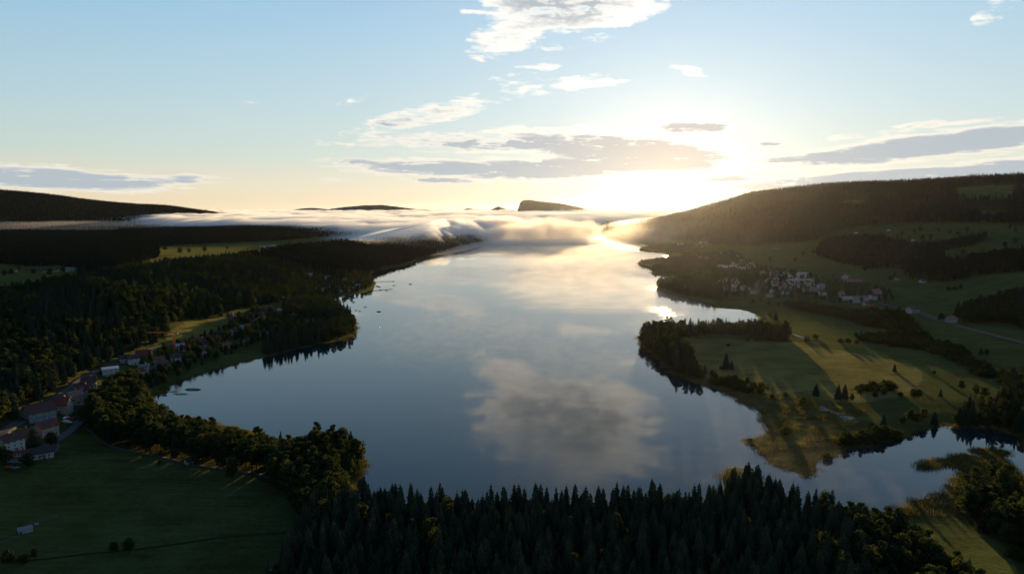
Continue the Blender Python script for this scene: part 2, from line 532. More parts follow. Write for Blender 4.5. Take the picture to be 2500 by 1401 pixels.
def gp(px, py, skip=0.0):
    """first point of the ground under a photograph pixel"""
    d = px_dir(px, py)
    k = math.hypot(d[0], d[1])
    t = max(200.0, skip) / k
    t = np.geomspace(t, 9000 / k, 3000)
    xs, ys, zs = d[0] * t, d[1] * t, CAM_H + d[2] * t
    h = np.maximum(hz(xs, ys), 0.0)
    b = np.nonzero(zs < h)[0]
    if len(b) == 0:
        return xs[-1], ys[-1]
    i = b[0]
    if i == 0: return xs[0], ys[0]
    f = (zs[i - 1] - h[i - 1]) / ((zs[i - 1] - h[i - 1]) - (zs[i] - h[i]) + 1e-9)
    return xs[i - 1] + (xs[i] - xs[i - 1]) * f, ys[i - 1] + (ys[i] - ys[i - 1]) * f


# ------------------------------------------------------------------ land cover, as pixel outlines of the photograph
CRX = np.array([-600, 0, 225, 380, 560, 730, 850, 960, 1060, 1175, 1300])
CRY = np.array([760, 880, 1040, 1180, 1380, 1750, 2150, 2650, 3050, 3700, 3900])


def crest(px):
    return np.interp(px, CRX, CRY)


EDGE_F0 = [(738, 1300), (752, 1272), (800, 1262), (880, 1250), (1250, 1268), (1500, 1268), (1700, 1262), (1780, 1235), (1840, 1200), (1900, 1240),
           (1990, 1275), (2060, 1300), (2120, 1340), (2100, 2600), (300, 2600), (610, 1600), (690, 1400), (725, 1330)]
EDGE_FD = [(2000, 1282), (2140, 1300), (2180, 1290), (2230, 1320), (2310, 1380), (2380, 1450), (2430, 1600), (2520, 2600), (2000, 2600)]
ZONES = {
    # name: (polygon in photograph pixels of the tree feet, ymin, ymax)
    'front_spruce': (EDGE_F0, 0, 420),
    'front_mixed': (EDGE_FD, 0, 420),
    'shore_belt': ([(236, 1066), (215, 1010), (238, 975), (290, 945), (345, 958), (362, 985), (372, 1022), (420, 1058), (520, 1088), (640, 1112), (740, 1122), (765, 1092), (800, 1092), (850, 1100),
                    (890, 1112), (896, 1135), (870, 1165), (850, 1210), (800, 1260), (745, 1290), (700, 1200), (600, 1152), (520, 1142), (400, 1118), (280, 1094)], 0, 700),
    'left_village': ([(236, 975), (255, 940), (330, 888), (450, 838), (560, 795), (620, 760), (700, 770), (800, 745), (700, 800), (640, 835), (560, 868), (480, 900), (400, 938), (345, 958), (290, 985), (240, 1000)], 0, 1500),
    'left_point': ([(690, 745), (800, 738), (848, 764), (866, 786), (868, 808), (850, 824), (800, 836), (730, 850), (640, 872), (640, 850), (690, 800), (800, 800), (800, 780), (700, 775)], 0, 1500),
    'jetty_village': ([(640, 745), (720, 690), (745, 655), (905, 672), (916, 690), (905, 710), (860, 717), (800, 724), (790, 738), (700, 745)], 0, 2200),
    'ridge': ([(-900, 1500), (-60, 1075), (0, 1048), (80, 992), (200, 925), (300, 868), (380, 838), (402, 826), (425, 800), (450, 782), (545, 774), (562, 758), (640, 746), (700, 734), (722, 690), (748, 662), (800, 668), (905, 670),
               (1008, 641), (1065, 620), (1190, 590), (1230, 560), (1230, 520), (-900, 520)], 0, -1),
    'valley_wood_near': ([(-900, 640), (-900, 560), (300, 558), (388, 602), (388, 628), (300, 655), (230, 668), (205, 672), (150, 648), (60, 650), (-40, 640)], -2, 3700),
    'valley_wood_far': ([(280, 545), (600, 540), (900, 540), (900, 575), (780, 580), (700, 587), (600, 592), (500, 596), (400, 600), (300, 590)], -2, 4300),
    'left_mountain': ([(-900, 700), (-900, 380), (700, 480), (700, 580), (-100, 585)], 4300, 8000),
    'right_mountain': ([(1480, 565), (1480, 500), (1700, 480), (2800, 300), (2800, 535), (2500, 548), (2300, 545), (2130, 548), (2050, 562), (2010, 582), (1950, 592), (1850, 600), (1750, 598), (1650, 588), (1560, 580)], 1800, 8000),
    'right_block': ([(1990, 622), (2010, 590), (2080, 580), (2150, 582), (2190, 592), (2240, 604), (2300, 598), (2400, 574), (2420, 580), (2380, 600), (2290, 617), (2320, 640), (2400, 628), (2500, 616), (2800, 600), (2800, 640),
                     (2500, 664), (2380, 674), (2310, 690), (2220, 682), (2200, 656), (2125, 656), (2050, 642)], 0, 2600),
    'right_wood': ([(2330, 765), (2400, 740), (2500, 718), (2700, 680), (2700, 800), (2500, 806), (2460, 790), (2340, 788)], 0, 2600),
    'right_shore_wood': ([(2330, 1040), (2350, 1020), (2400, 1010), (2470, 940), (2640, 930), (2640, 1150), (2560, 1120), (2500, 1076), (2480, 1062), (2440, 1045)], 0, 800),
    'marsh_wood': ([(2320, 1215), (2340, 1190), (2400, 1180), (2500, 1188), (2640, 1200), (2640, 1500), (2560, 1500), (2450, 1330), (2380, 1290), (2330, 1260)], 0, 500),
    'tip_wood': ([(1563, 834), (1570, 816), (1610, 809), (1660, 809), (1668, 826), (1640, 834), (1668, 856), (1690, 880), (1706, 905), (1716, 925), (1690, 930), (1655, 916), (1610, 880), (1575, 852)], 0, 1500),
    'tip_row': ([(1655, 809), (1700, 809), (1770, 809), (1840, 809), (1925, 822), (1928, 834), (1880, 832), (1820, 822), (1760, 818), (1700, 820), (1655, 826)], 0, 1500),
    'island_wood': ([(1604, 706), (1606, 691), (1640, 687), (1690, 690), (1730, 696), (1760, 706), (1760, 735), (1712, 730), (1650, 720)], 0, 2500),
    'far_point': ([(1560, 644), (1564, 640), (1600, 635), (1640, 630), (1690, 625), (1720, 640), (1720, 668), (1692, 673), (1640, 670), (1592, 666), (1590, 656)], 0, 3500),
    'far_point_b': ([(1562, 610), (1566, 607), (1600, 602), (1660, 596), (1700, 600), (1690, 618), (1650, 618), (1600, 613)], 0, 4500),
    'right_village': ([(1700, 622), (1790, 615), (1860, 655), (1960, 668), (2030, 690), (2120, 700), (2180, 715), (2180, 745), (2040, 742), (1990, 735), (1900, 730), (1840, 720), (1760, 730), (1740, 700), (1700, 690), (1740, 660)], 0, 3500),
    'alder_a': ([(1915, 740), (1960, 742), (2080, 762), (2130, 758), (2210, 765), (2235, 795), (2240, 812), (2170, 806), (2120, 800), (2070, 780), (1925, 752)], 0, 2000),
    'alder_b': ([(2080, 826), (2120, 818), (2250, 815), (2290, 838), (2345, 852), (2390, 885), (2425, 905), (2425, 925), (2390, 920), (2340, 885), (2290, 865), (2240, 855), (2150, 842)], 0, 2000),
    'alder_c': ([(2435, 920), (2480, 915), (2490, 945), (2450, 950)], 0, 2000),
    'bank_hedge': ([(2085, 950), (2130, 940), (2170, 941), (2188, 953), (2120, 958)], 0, 2000),
    'bank_scrub': ([(1728, 928), (1760, 923), (1815, 935), (1865, 956), (1850, 964), (1790, 952), (1740, 940)], 0, 2000),
    'bay_alder': ([(2040, 1082), (2075, 1068), (2150, 1062), (2205, 1062), (2190, 1072), (2130, 1086), (2090, 1092), (2055, 1094)], 0, 2000),
}
CLEAR_R = [[(2330, 462), (2400, 452), (2480, 452), (2480, 482), (2400, 488), (2340, 482)], [(2060, 492), (2100, 489), (2110, 498), (2070, 500)], [(2380, 515), (2460, 512), (2460, 524), (2390, 526)]]


def zone_mask(name, px, py, y):
    poly, a, b = ZONES[name]
    m = in_poly(px, py, poly)
    if a == -2:
        m &= y > crest(px) + 260
    else:
        m &= y > a
    if b == -1:
        m &= y < crest(px) + 90
    else:
        m &= y < b
    return m


# ground colour per vertex
PX, PY = project(GX, np.maximum(GY, 1.0), GZ)
PX = np.where(GY > 50, PX, -5000); PY = np.where(GY > 50, PY, 5000)
PXT, PYT = PX, PY
_wb = 14.0
PX = PX + (fbm(GX / 40, GY / 40, 4) - .5) * _wb * 3; PY = PY + (fbm(GX / 40 + 50, GY / 40, 4) - .5) * _wb
COLR = np.zeros((NR, NA, 3))
nz = fbm(GX / 60, GY / 60, 4)[..., None]
nz2 = fbm(GX / 300 + 7, GY / 300, 3)[..., None]
COLR[:] = np.array([0.024, 0.043, 0.018]) * (0.75 + 0.5 * nz)
COLR += np.array([0.016, 0.010, 0.0]) * np.clip(nz2 - 0.35, 0, 1) * 2


def paint(mask, col, var=0.4):
    COLR[mask] = (np.array(col) * (1 - var / 2 + var * nz))[mask]


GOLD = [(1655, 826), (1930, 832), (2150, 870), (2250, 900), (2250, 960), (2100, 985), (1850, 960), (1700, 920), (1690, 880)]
MARSH = [(1655, 915), (1720, 925), (1850, 962), (1980, 975), (2100, 1000), (2120, 1050), (2060, 1095), (1999, 1124), (1972, 1166), (1870, 1130), (1800, 1070), (1850, 1010)]
MARSH2 = [(2230, 1150), (2250, 1110), (2470, 1085), (2500, 1180), (2560, 1260), (2400, 1260), (2320, 1260), (2190, 1260)]
REED_L = [(360, 985), (410, 1008), (530, 1032), (625, 1055), (700, 1066), (790, 1080), (790, 1100), (640, 1112), (520, 1090), (420, 1060), (365, 1010)]
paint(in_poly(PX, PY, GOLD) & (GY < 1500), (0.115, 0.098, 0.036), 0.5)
paint(in_poly(PX, PY, MARSH) & (GY < 1500), (0.062, 0.054, 0.022), 0.8)
paint(in_poly(PX, PY, MARSH2) & (GY < 700), (0.050, 0.046, 0.020), 0.7)
paint(in_poly(PX, PY, REED_L) & (GY < 700), (0.055, 0.062, 0.020), 0.6)
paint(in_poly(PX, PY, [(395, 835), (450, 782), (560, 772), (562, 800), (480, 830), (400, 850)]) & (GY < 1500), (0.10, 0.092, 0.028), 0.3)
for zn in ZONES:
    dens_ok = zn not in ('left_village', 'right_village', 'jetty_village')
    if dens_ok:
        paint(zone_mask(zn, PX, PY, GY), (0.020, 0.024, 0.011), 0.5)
for cp in CLEAR_R:
    paint(in_poly(PX, PY, cp) & (GY > 1800), (0.06, 0.075, 0.03), 0.3)
_pl = [(2003, 996), (2028, 1002), (2048, 1010), (2070, 1020), (2088, 1029)]
_pd = dist_poly(PXT, PYT * 2.2, [(a, b * 2.2) for a, b in _pl], False) + (vnoise(GX / 3, GY / 3) - .5) * 16
paint((_pd < 7) & (GY < 900), (0.26, 0.25, 0.22), .6)        # pale cotton grass along the old ditch
PX, PY = PXT, PYT
# a muddy rim along the shore and dark lake bed
rim_m = (GSD < 2.5) & (GSD > -1)
COLR[rim_m] *= 0.7
COLR[GSD <= -1] = (0.02, 0.022, 0.018)


def mat(name):
    m = bpy.data.materials.new(name)
    m.use_nodes = True
    m.node_tree.nodes.clear()
    gg = NG(m.node_tree)
    o = gg.node('ShaderNodeOutputMaterial')
    return m, gg, o


def pbsdf(gg, o, color, rough=0.7, spec=0.3, metal=0.0, normal=None):
    b = gg.node('ShaderNodeBsdfPrincipled')
    gg._in(b.inputs['Base Color'], color)
    gg._in(b.inputs['Roughness'], rough)
    b.inputs['Specular IOR Level'].default_value = spec
    b.inputs['Metallic'].default_value = metal
    if normal is not None:
        gg._in(b.inputs['Normal'], normal)
    if o is not None:
        gg.t.links.new(b.outputs[0], o.inputs['Surface'])
    return b


def simple(name, col, rough=0.7, spec=0.3, var=0.25, scale=1.5, metal=0.0):
    m, gg, o = mat(name)
    t = gg.node('ShaderNodeTexCoord')
    n = gg.noise(t.outputs['Object'], scale, 4.0, 0.6)
    a = tuple(c * (1 - var) for c in col) + (1,)
    b = tuple(min(1, c * (1 + var)) for c in col) + (1,)
    pbsdf(gg, o, gg.mixc(gg.sm(n, 0.3, 0.7), a, b), rough, spec, metal)
    return m


def ground_material():
    m, gg, o = mat('ground_cover')
    at = gg.node('ShaderNodeVertexColor', layer_name='cover')
    geo = gg.node('ShaderNodeNewGeometry')
    pos = geo.outputs['Position']
    n1 = gg.noise(pos, 0.035, 5.0, 0.6)
    n2 = gg.noise(pos, 0.35, 5.0, 0.7)
    n3 = gg.noise(pos, 1.6, 3.0, 0.7)
    # mowing and grazing lines
    mp = gg.node('ShaderNodeMapping')
    gg.t.links.new(pos, mp.inputs[0])
    mp.inputs['Rotation'].default_value = (0, 0, 0.5)
    mp.inputs['Scale'].default_value = (0.02, 0.25, 0.02)
    n4 = gg.noise(mp.outputs[0], 1.0, 4.0, 0.6)
    f = gg.m('ADD', gg.m('ADD', gg.m('MULTIPLY', n1, 0.7), gg.m('MULTIPLY', n2, 0.6)), gg.m('MULTIPLY', n4, 0.5))
    k = gg.sm(f, 0.6, 1.2, 0.42, 1.65)
    c = gg.mixc(1.0, at.outputs[0], gg.xyz(k, k, gg.m('MULTIPLY', k, 0.95)), 'MULTIPLY')
    c = gg.mixc(gg.sm(n2, 0.62, 0.8, 0.0, 0.35), c, (0.075, 0.066, 0.024, 1))
    bump = gg.node('ShaderNodeBump')
    bump.inputs['Strength'].default_value = 1.0
    bump.inputs['Distance'].default_value = 0.9
    gg._in(bump.inputs['Height'], gg.m('ADD', gg.m('MULTIPLY', n2, 0.8), gg.m('MULTIPLY', n3, 0.45)))
    d = pbsdf(gg, o, c, 0.9, 0.0, normal=bump.outputs[0])
    d.inputs['Sheen Weight'].default_value = 0.25      # upright blades catch low light
    d.inputs['Sheen Roughness'].default_value = 0.55
    gg._in(d.inputs['Sheen Tint'], gg.mixc(0.5, c, (0.55, 0.48, 0.14, 1)))
    return m


# mesh of the land
idx = np.arange(NR * NA).reshape(NR, NA)
q = np.stack([idx[:-1, :-1], idx[:-1, 1:], idx[1:, 1:], idx[1:, :-1]], -1).reshape(-1, 4)
wrap = np.stack([idx[:-1, -1], idx[:-1, 0], idx[1:, 0], idx[1:, -1]], -1)
q = np.concatenate([q, wrap])
q = q[:, ::-1]
land_me = bpy.data.meshes.new('ground')
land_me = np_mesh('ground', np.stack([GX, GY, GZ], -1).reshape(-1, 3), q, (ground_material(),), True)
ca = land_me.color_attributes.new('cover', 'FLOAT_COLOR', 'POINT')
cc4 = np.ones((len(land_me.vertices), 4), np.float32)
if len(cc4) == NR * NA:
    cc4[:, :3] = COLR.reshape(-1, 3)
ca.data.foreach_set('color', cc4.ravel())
ground = put('ground', land_me)
tag(ground, kind='structure')


# ------------------------------------------------------------------ water
def water_material():
    m, gg, o = mat('lake_water')
    geo = gg.node('ShaderNodeNewGeometry')
    pos = geo.outputs['Position']
    big = gg.noise(pos, 0.004, 4.0, 0.55)
    mid = gg.noise(pos, 0.02, 4.0, 0.6)
    mp = gg.node('ShaderNodeMapping')
    gg.t.links.new(pos, mp.inputs[0])
    mp.inputs['Rotation'].default_value = (0, 0, 0.25)
    mp.inputs['Scale'].default_value = (0.12, 0.75, 0.5)
    rip = gg.noise(mp.outputs[0], 0.8, 3.0, 0.55)
    wavy = gg.m('MULTIPLY', gg.sm(gg.m('ADD', gg.m('MULTIPLY', big, 0.7), gg.m('MULTIPLY', mid, 0.3)), 0.46, 0.60), 1.0)
    bump = gg.node('ShaderNodeBump')
    bump.inputs['Distance'].default_value = 0.05
    gg._in(bump.inputs['Strength'], gg.m('ADD', 0.05, gg.m('MULTIPLY', wavy, 0.7)))
    gg._in(bump.inputs['Height'], rip)
    b = pbsdf(gg, o, (0.003, 0.017, 0.022, 1), gg.m('ADD', 0.028, gg.m('MULTIPLY', wavy, 0.07)), 0.5, normal=bump.outputs[0])
    b.inputs['IOR'].default_value = 1.333
    return m


wx = [-2600, 3200]; wy = [150, 8200]
lake_me = mesh('lake', [(wx[0], wy[0], 0), (wx[1], wy[0], 0), (wx[1], wy[1], 0), (wx[0], wy[1], 0)], [(0, 1, 2, 3)], (water_material(),))
tag(put('lake_water', lake_me), kind='structure')


# ------------------------------------------------------------------ haze
def volume_mat(name, dens_, col=(1, 1, 1), aniso=0.3):
    m, gg, o = mat(name)
    v = gg.node('ShaderNodeVolumePrincipled')
    v.inputs['Color'].default_value = (col[0], col[1], col[2], 1)
    v.inputs['Density'].default_value = dens_
    v.inputs['Anisotropy'].default_value = aniso
    gg.t.links.new(v.outputs[0], o.inputs['Volume'])
    return m


HAZE = True
if HAZE:
    hb = 62000.0
    hv = [(x, y, z) for z in (-6, 440) for y in (-hb, hb) for x in (-hb, hb)]
    hf = [(0, 2, 3, 1), (4, 5, 7, 6), (0, 1, 5, 4), (2, 6, 7, 3), (0, 4, 6, 2), (1, 3, 7, 5)]
    haze = put('haze', mesh('haze', hv, hf, (volume_mat('haze_air', 0.17e-5, (0.94, 0.97, 1.0), 0.84),)))
    tag(haze, kind='stuff')

# ------------------------------------------------------------------ trees
def foliage_mat(name, a, b, trans=0.35, tint=0.5):
    m, gg, o = mat(name)
    oi = gg.node('ShaderNodeObjectInfo')
    geo = gg.node('ShaderNodeNewGeometry')
    n = gg.noise(geo.outputs['Position'], 0.02, 3.0, 0.6)
    f = gg.m('ADD', gg.m('MULTIPLY', oi.outputs['Random'], 0.7), gg.m('MULTIPLY', gg.m('SUBTRACT', n, 0.5), 0.9), clamp=True)
    c = gg.mixc(f, a + (1,), b + (1,))
    d = gg.node('ShaderNodeBsdfDiffuse'); gg._in(d.inputs['Color'], c)
    t = gg.node('ShaderNodeBsdfTranslucent')
    gg._in(t.inputs['Color'], gg.mixc(1.0, c, (1.25, 1.1, 0.5, 1), 'MULTIPLY'))
    mx = gg.node('ShaderNodeMixShader'); mx.inputs[0].default_value = trans
    gg.t.links.new(d.outputs[0], mx.inputs[1]); gg.t.links.new(t.outputs[0], mx.inputs[2])
    gg.t.links.new(mx.outputs[0], o.inputs['Surface'])
    return m


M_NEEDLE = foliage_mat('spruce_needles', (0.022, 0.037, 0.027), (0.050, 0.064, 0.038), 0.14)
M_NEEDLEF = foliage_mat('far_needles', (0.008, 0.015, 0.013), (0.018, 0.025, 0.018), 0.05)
M_LEAF = foliage_mat('broad_leaves', (0.025, 0.044, 0.021), (0.056, 0.066, 0.029), 0.34)
M_BUSH = foliage_mat('bush_leaves', (0.034, 0.046, 0.016), (0.065, 0.066, 0.024), 0.38)
M_REED = foliage_mat('reed_blades', (0.070, 0.072, 0.028), (0.120, 0.098, 0.042), 0.45)
M_BARK = simple('bark', (0.055, 0.042, 0.032), 0.9, 0.1, 0.35, 3.0)


def spruce_crown(seed, h=25.0, r=3.6, layers=15, br=9, base=0.10, m=None):
    """drooping whorls of single pointed branches round a leader"""
    R = random.Random(seed)
    V, F = [], []
    for k in range(layers):
        t = k / (layers - 1.0)
        z = h * (base + (0.965 - base) * (t ** 0.92))
        rad = r * ((1 - t) ** 0.62) * R.uniform(0.82, 1.12) + 0.28
        n = max(4, int(br * (1 - 0.45 * t)))
        ph = R.random() * 6.28
        thick = h / layers * 1.35
        for j in range(n):
            a = ph + 6.2832 * (j + R.uniform(-.22, .22)) / n
            L = rad * R.uniform(0.72, 1.18)
            dz = -L * R.uniform(0.28, 0.5)
            w = 6.2832 / n * 0.62
            zt = z + thick * 0.5 + R.uniform(-.15, .15)
            c, s_ = math.cos(a), math.sin(a)
            i0 = len(V)
            V.append((0.08 * c, 0.08 * s_, zt))
            m_ = L * 0.55
            V.append((m_ * math.cos(a - w), m_ * math.sin(a - w), zt + dz * 0.75 - thick * .30))
            V.append((L * c, L * s_, zt + dz - thick * 0.12))
            V.append((m_ * math.cos(a + w), m_ * math.sin(a + w), zt + dz * 0.75 - thick * .30))
            V.append((L * .55 * c, L * .55 * s_, zt + dz * .38))
            F += [(i0, i0 + 1, i0 + 4), (i0 + 1, i0 + 2, i0 + 4), (i0 + 2, i0 + 3, i0 + 4), (i0 + 3, i0, i0 + 4)]
    i0 = len(V)
    V += [(0.35, 0, h * .93), (-.2, .3, h * .93), (-.2, -.3, h * .93), (0, 0, h * 1.01)]
    F += [(i0, i0 + 1, i0 + 3), (i0 + 1, i0 + 2, i0 + 3), (i0 + 2, i0, i0 + 3)]
    return mesh('spruce_crown', V, F, (m or M_NEEDLE,))


def trunk_mesh(name, h, r, seg=6, limbs=0, seed=0):
    R = random.Random(seed)
    V, F = [], []

    def tube(p0, p1, r0, r1, n):
        p0, p1 = Vector(p0), Vector(p1)
        d = (p1 - p0).normalized()
        u = d.orthogonal().normalized(); v = d.cross(u)
        i0 = len(V)
        for p, rr_ in ((p0, r0), (p1, r1)):
            for k in range(n):
                a = 6.2832 * k / n
                V.append(tuple(p + (u * math.cos(a) + v * math.sin(a)) * rr_))
        for k in range(n):
            F.append((i0 + k, i0 + (k + 1) % n, i0 + n + (k + 1) % n, i0 + n + k))
    tube((0, 0, -0.8), (R.uniform(-.1, .1), R.uniform(-.1, .1), h * .5), r, r * .7, seg)
    tube((0, 0, h * .5), (R.uniform(-.2, .2), R.uniform(-.2, .2), h), r * .7, r * .15, seg)
    for i in range(limbs):
        a = 6.2832 * i / limbs + R.uniform(-.3, .3); z0 = h * R.uniform(.28, .62); L = h * R.uniform(.25, .4)
        tube((0, 0, z0), (L * math.cos(a) * .8, L * math.sin(a) * .8, z0 + L * .8), r * .45, r * .1, 4)
    return mesh(name, V, F, (M_BARK,), True)


def leafy_crown(name, seed, h, r, z0, n, leaf, m, lobes=9, flat_=1.0):
    """thousands of small leaf sprays gathered in uneven clumps"""
    R = np.random.default_rng(seed)
    cl = []
    for k in range(lobes):
        t = (k + .5) / lobes
        a = k * 2.4 + R.random() * .8
        zz = z0 + (h - z0) * (0.18 + 0.70 * t) * 1.0
        rad = r * math.sin(math.pi * min(0.92, 0.22 + 0.68 * t)) * R.uniform(0.35, 0.72)
        cr = r * R.uniform(.34, .56) * (1.15 - .35 * t)
        cl.append((rad * math.cos(a), rad * math.sin(a), zz, cr))
    cl.append((0, 0, z0 + (h - z0) * .82, r * .42)); cl.append((0, 0, z0 + (h - z0) * .45, r * .6))
    cl = np.array(cl)
    w = cl[:, 3] ** 2; w /= w.sum()
    pick = R.choice(len(cl), n, p=w)
    d = R.normal(size=(n, 3)); d /= np.linalg.norm(d, axis=1)[:, None]
    rad = cl[pick, 3] * (0.62 + 0.45 * R.random(n) ** .6)
    c = cl[pick, :3] + d * rad[:, None] * np.array([1, 1, 0.82 * flat_])
    c[:, 2] = np.clip(c[:, 2], z0 * .7, h * 1.02)
    # each spray: a bent kite roughly facing outwards
    nrm = d + R.normal(size=(n, 3)) * .45
    nrm /= np.linalg.norm(nrm, axis=1)[:, None]
    up = np.array([0, 0, 1.0]) + R.normal(size=(n, 3)) * .5
    u = np.cross(nrm, up); u /= np.linalg.norm(u, axis=1)[:, None] + 1e-6
    v = np.cross(nrm, u)
    s = leaf * (0.6 + 0.8 * R.random(n))[:, None]
    V = np.stack([c - u * s, c - v * s * .7 - nrm * s * .2, c + u * s, c + v * s * .8 - nrm * s * .25], 1).reshape(-1, 3)
    Q = np.arange(4 * n).reshape(n, 4)
    return np_mesh(name, V, Q, (m,))


def tree_proto(name, crown, trunk, label, cat, group):
    e = put(name, None)
    tag(e, label, cat, group)
    kid(e, 'crown', crown)
    if trunk is not None:
        kid(e, 'trunk', trunk)
    return e


SPR = [spruce_crown(3, 22, 4.4, 17, 12, .07), spruce_crown(5, 23, 4.0, 18, 12, .08), spruce_crown(8, 19, 4.5, 15, 12, .05), spruce_crown(12, 24, 4.2, 19, 11, .10)]
T_SPR = trunk_mesh('spruce_trunk', 21, .34, 6)
DEC = [leafy_crown('leaf_crown', 1, 14, 5.2, 2.6, 820, .55, M_LEAF), leafy_crown('leaf_crown', 2, 17, 4.6, 3.0, 820, .55, M_LEAF, 11), leafy_crown('leaf_crown', 3, 12, 5.4, 1.8, 760, .58, M_LEAF, 8),
       leafy_crown('leaf_crown', 4, 19, 3.2, 3.0, 760, .52, M_LEAF, 10)]
T_DEC = [trunk_mesh('leaf_trunk', h_, .32, 6, 5, i) for i, h_ in enumerate((9, 12, 8, 14))]
BUSH = [leafy_crown('bush_crown', 21, 4.2, 3.4, .2, 330, .42, M_BUSH, 6, .9), leafy_crown('bush_crown', 22, 3.0, 2.6, .1, 260, .38, M_BUSH, 5, .9)]
T_BUSH = trunk_mesh('bush_stem', 2.4, .10, 5, 4, 9)
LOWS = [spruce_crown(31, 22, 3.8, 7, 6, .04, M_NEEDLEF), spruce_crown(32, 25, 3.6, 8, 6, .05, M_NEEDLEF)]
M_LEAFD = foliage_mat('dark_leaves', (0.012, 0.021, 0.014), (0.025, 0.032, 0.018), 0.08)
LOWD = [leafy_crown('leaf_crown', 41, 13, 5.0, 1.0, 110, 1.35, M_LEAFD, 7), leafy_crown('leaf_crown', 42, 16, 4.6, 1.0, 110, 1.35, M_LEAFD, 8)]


def reed_clump(seed):
    R = random.Random(seed); V, F = [], []
    for k in range(46):
        x, y = R.gauss(0, 1.5), R.gauss(0, 1.5); a = R.random() * 6.28; h = R.uniform(1.0, 2.3); w = .09
        lx, ly = R.uniform(-.5, .5), R.uniform(-.5, .5)
        i = len(V)
        V += [(x - w * math.cos(a), y - w * math.sin(a), -.2), (x + w * math.cos(a), y + w * math.sin(a), -.2), (x + lx, y + ly, h)]
        F.append((i, i + 1, i + 2))
    return mesh('reed_clump', V, F, (M_REED,))


REED = reed_clump(5)


def sample(zone, step, keep=1.0, clump=0.0, wet=1.5):
    m = zone_mask(zone, PX, PY, GY) & (RR < 8200) & (PX > -500) & (PX < 2950)
    if not m.any(): return np.zeros((0, 3))
    x0, x1, y0, y1 = GX[m].min() - step, GX[m].max() + step, GY[m].min() - step, GY[m].max() + step
    nx, ny = int((x1 - x0) / step) + 1, int((y1 - y0) / step) + 1
    gx, gy = np.meshgrid(x0 + np.arange(nx) * step, y0 + np.arange(ny) * step)
    gx = gx + np.where(np.arange(ny) % 2, step / 2, 0)[:, None]
    gx = (gx + (rng.random(gx.shape) - .5) * step * .8).ravel(); gy = (gy + (rng.random(gy.shape) - .5) * step * .8).ravel()
    z = hz(gx, gy)
    px, py = project(gx, np.maximum(gy, 1), z)
    ok = zone_mask(zone, px, py, gy) & (gy > 60) & (sdl(gx, gy) > wet)
    ok &= (px > -420) & (px < 2880)
    if keep < 1: ok &= rng.random(len(gx)) < keep
    if clump: ok &= fbm(gx / 55 + 3, gy / 55, 3) > clump
    for cp in CLEAR_R:
        if zone == 'right_mountain': ok &= ~in_poly(px, py, cp)
    return np.stack([gx, gy, z - .25], -1)[ok]


# places to keep free of trees: filled in by houses and roads further down, as (x, y, radius)
KEEP_OUT = []
STUFF = {}   # name -> (label, list of (proto key, points, scale range))


def free(pts):
    if not len(pts) or not KEEP_OUT: return pts
    ko = np.array(KEEP_OUT)
    ok = np.ones(len(pts), bool)
    for i in range(0, len(pts), 4000):
        s = slice(i, i + 4000)
        d = np.hypot(pts[s, 0, None] - ko[None, :, 0], pts[s, 1, None] - ko[None, :, 1]) - ko[None, :, 2]
        ok[s] = d.min(1) > 0
    return pts[ok]


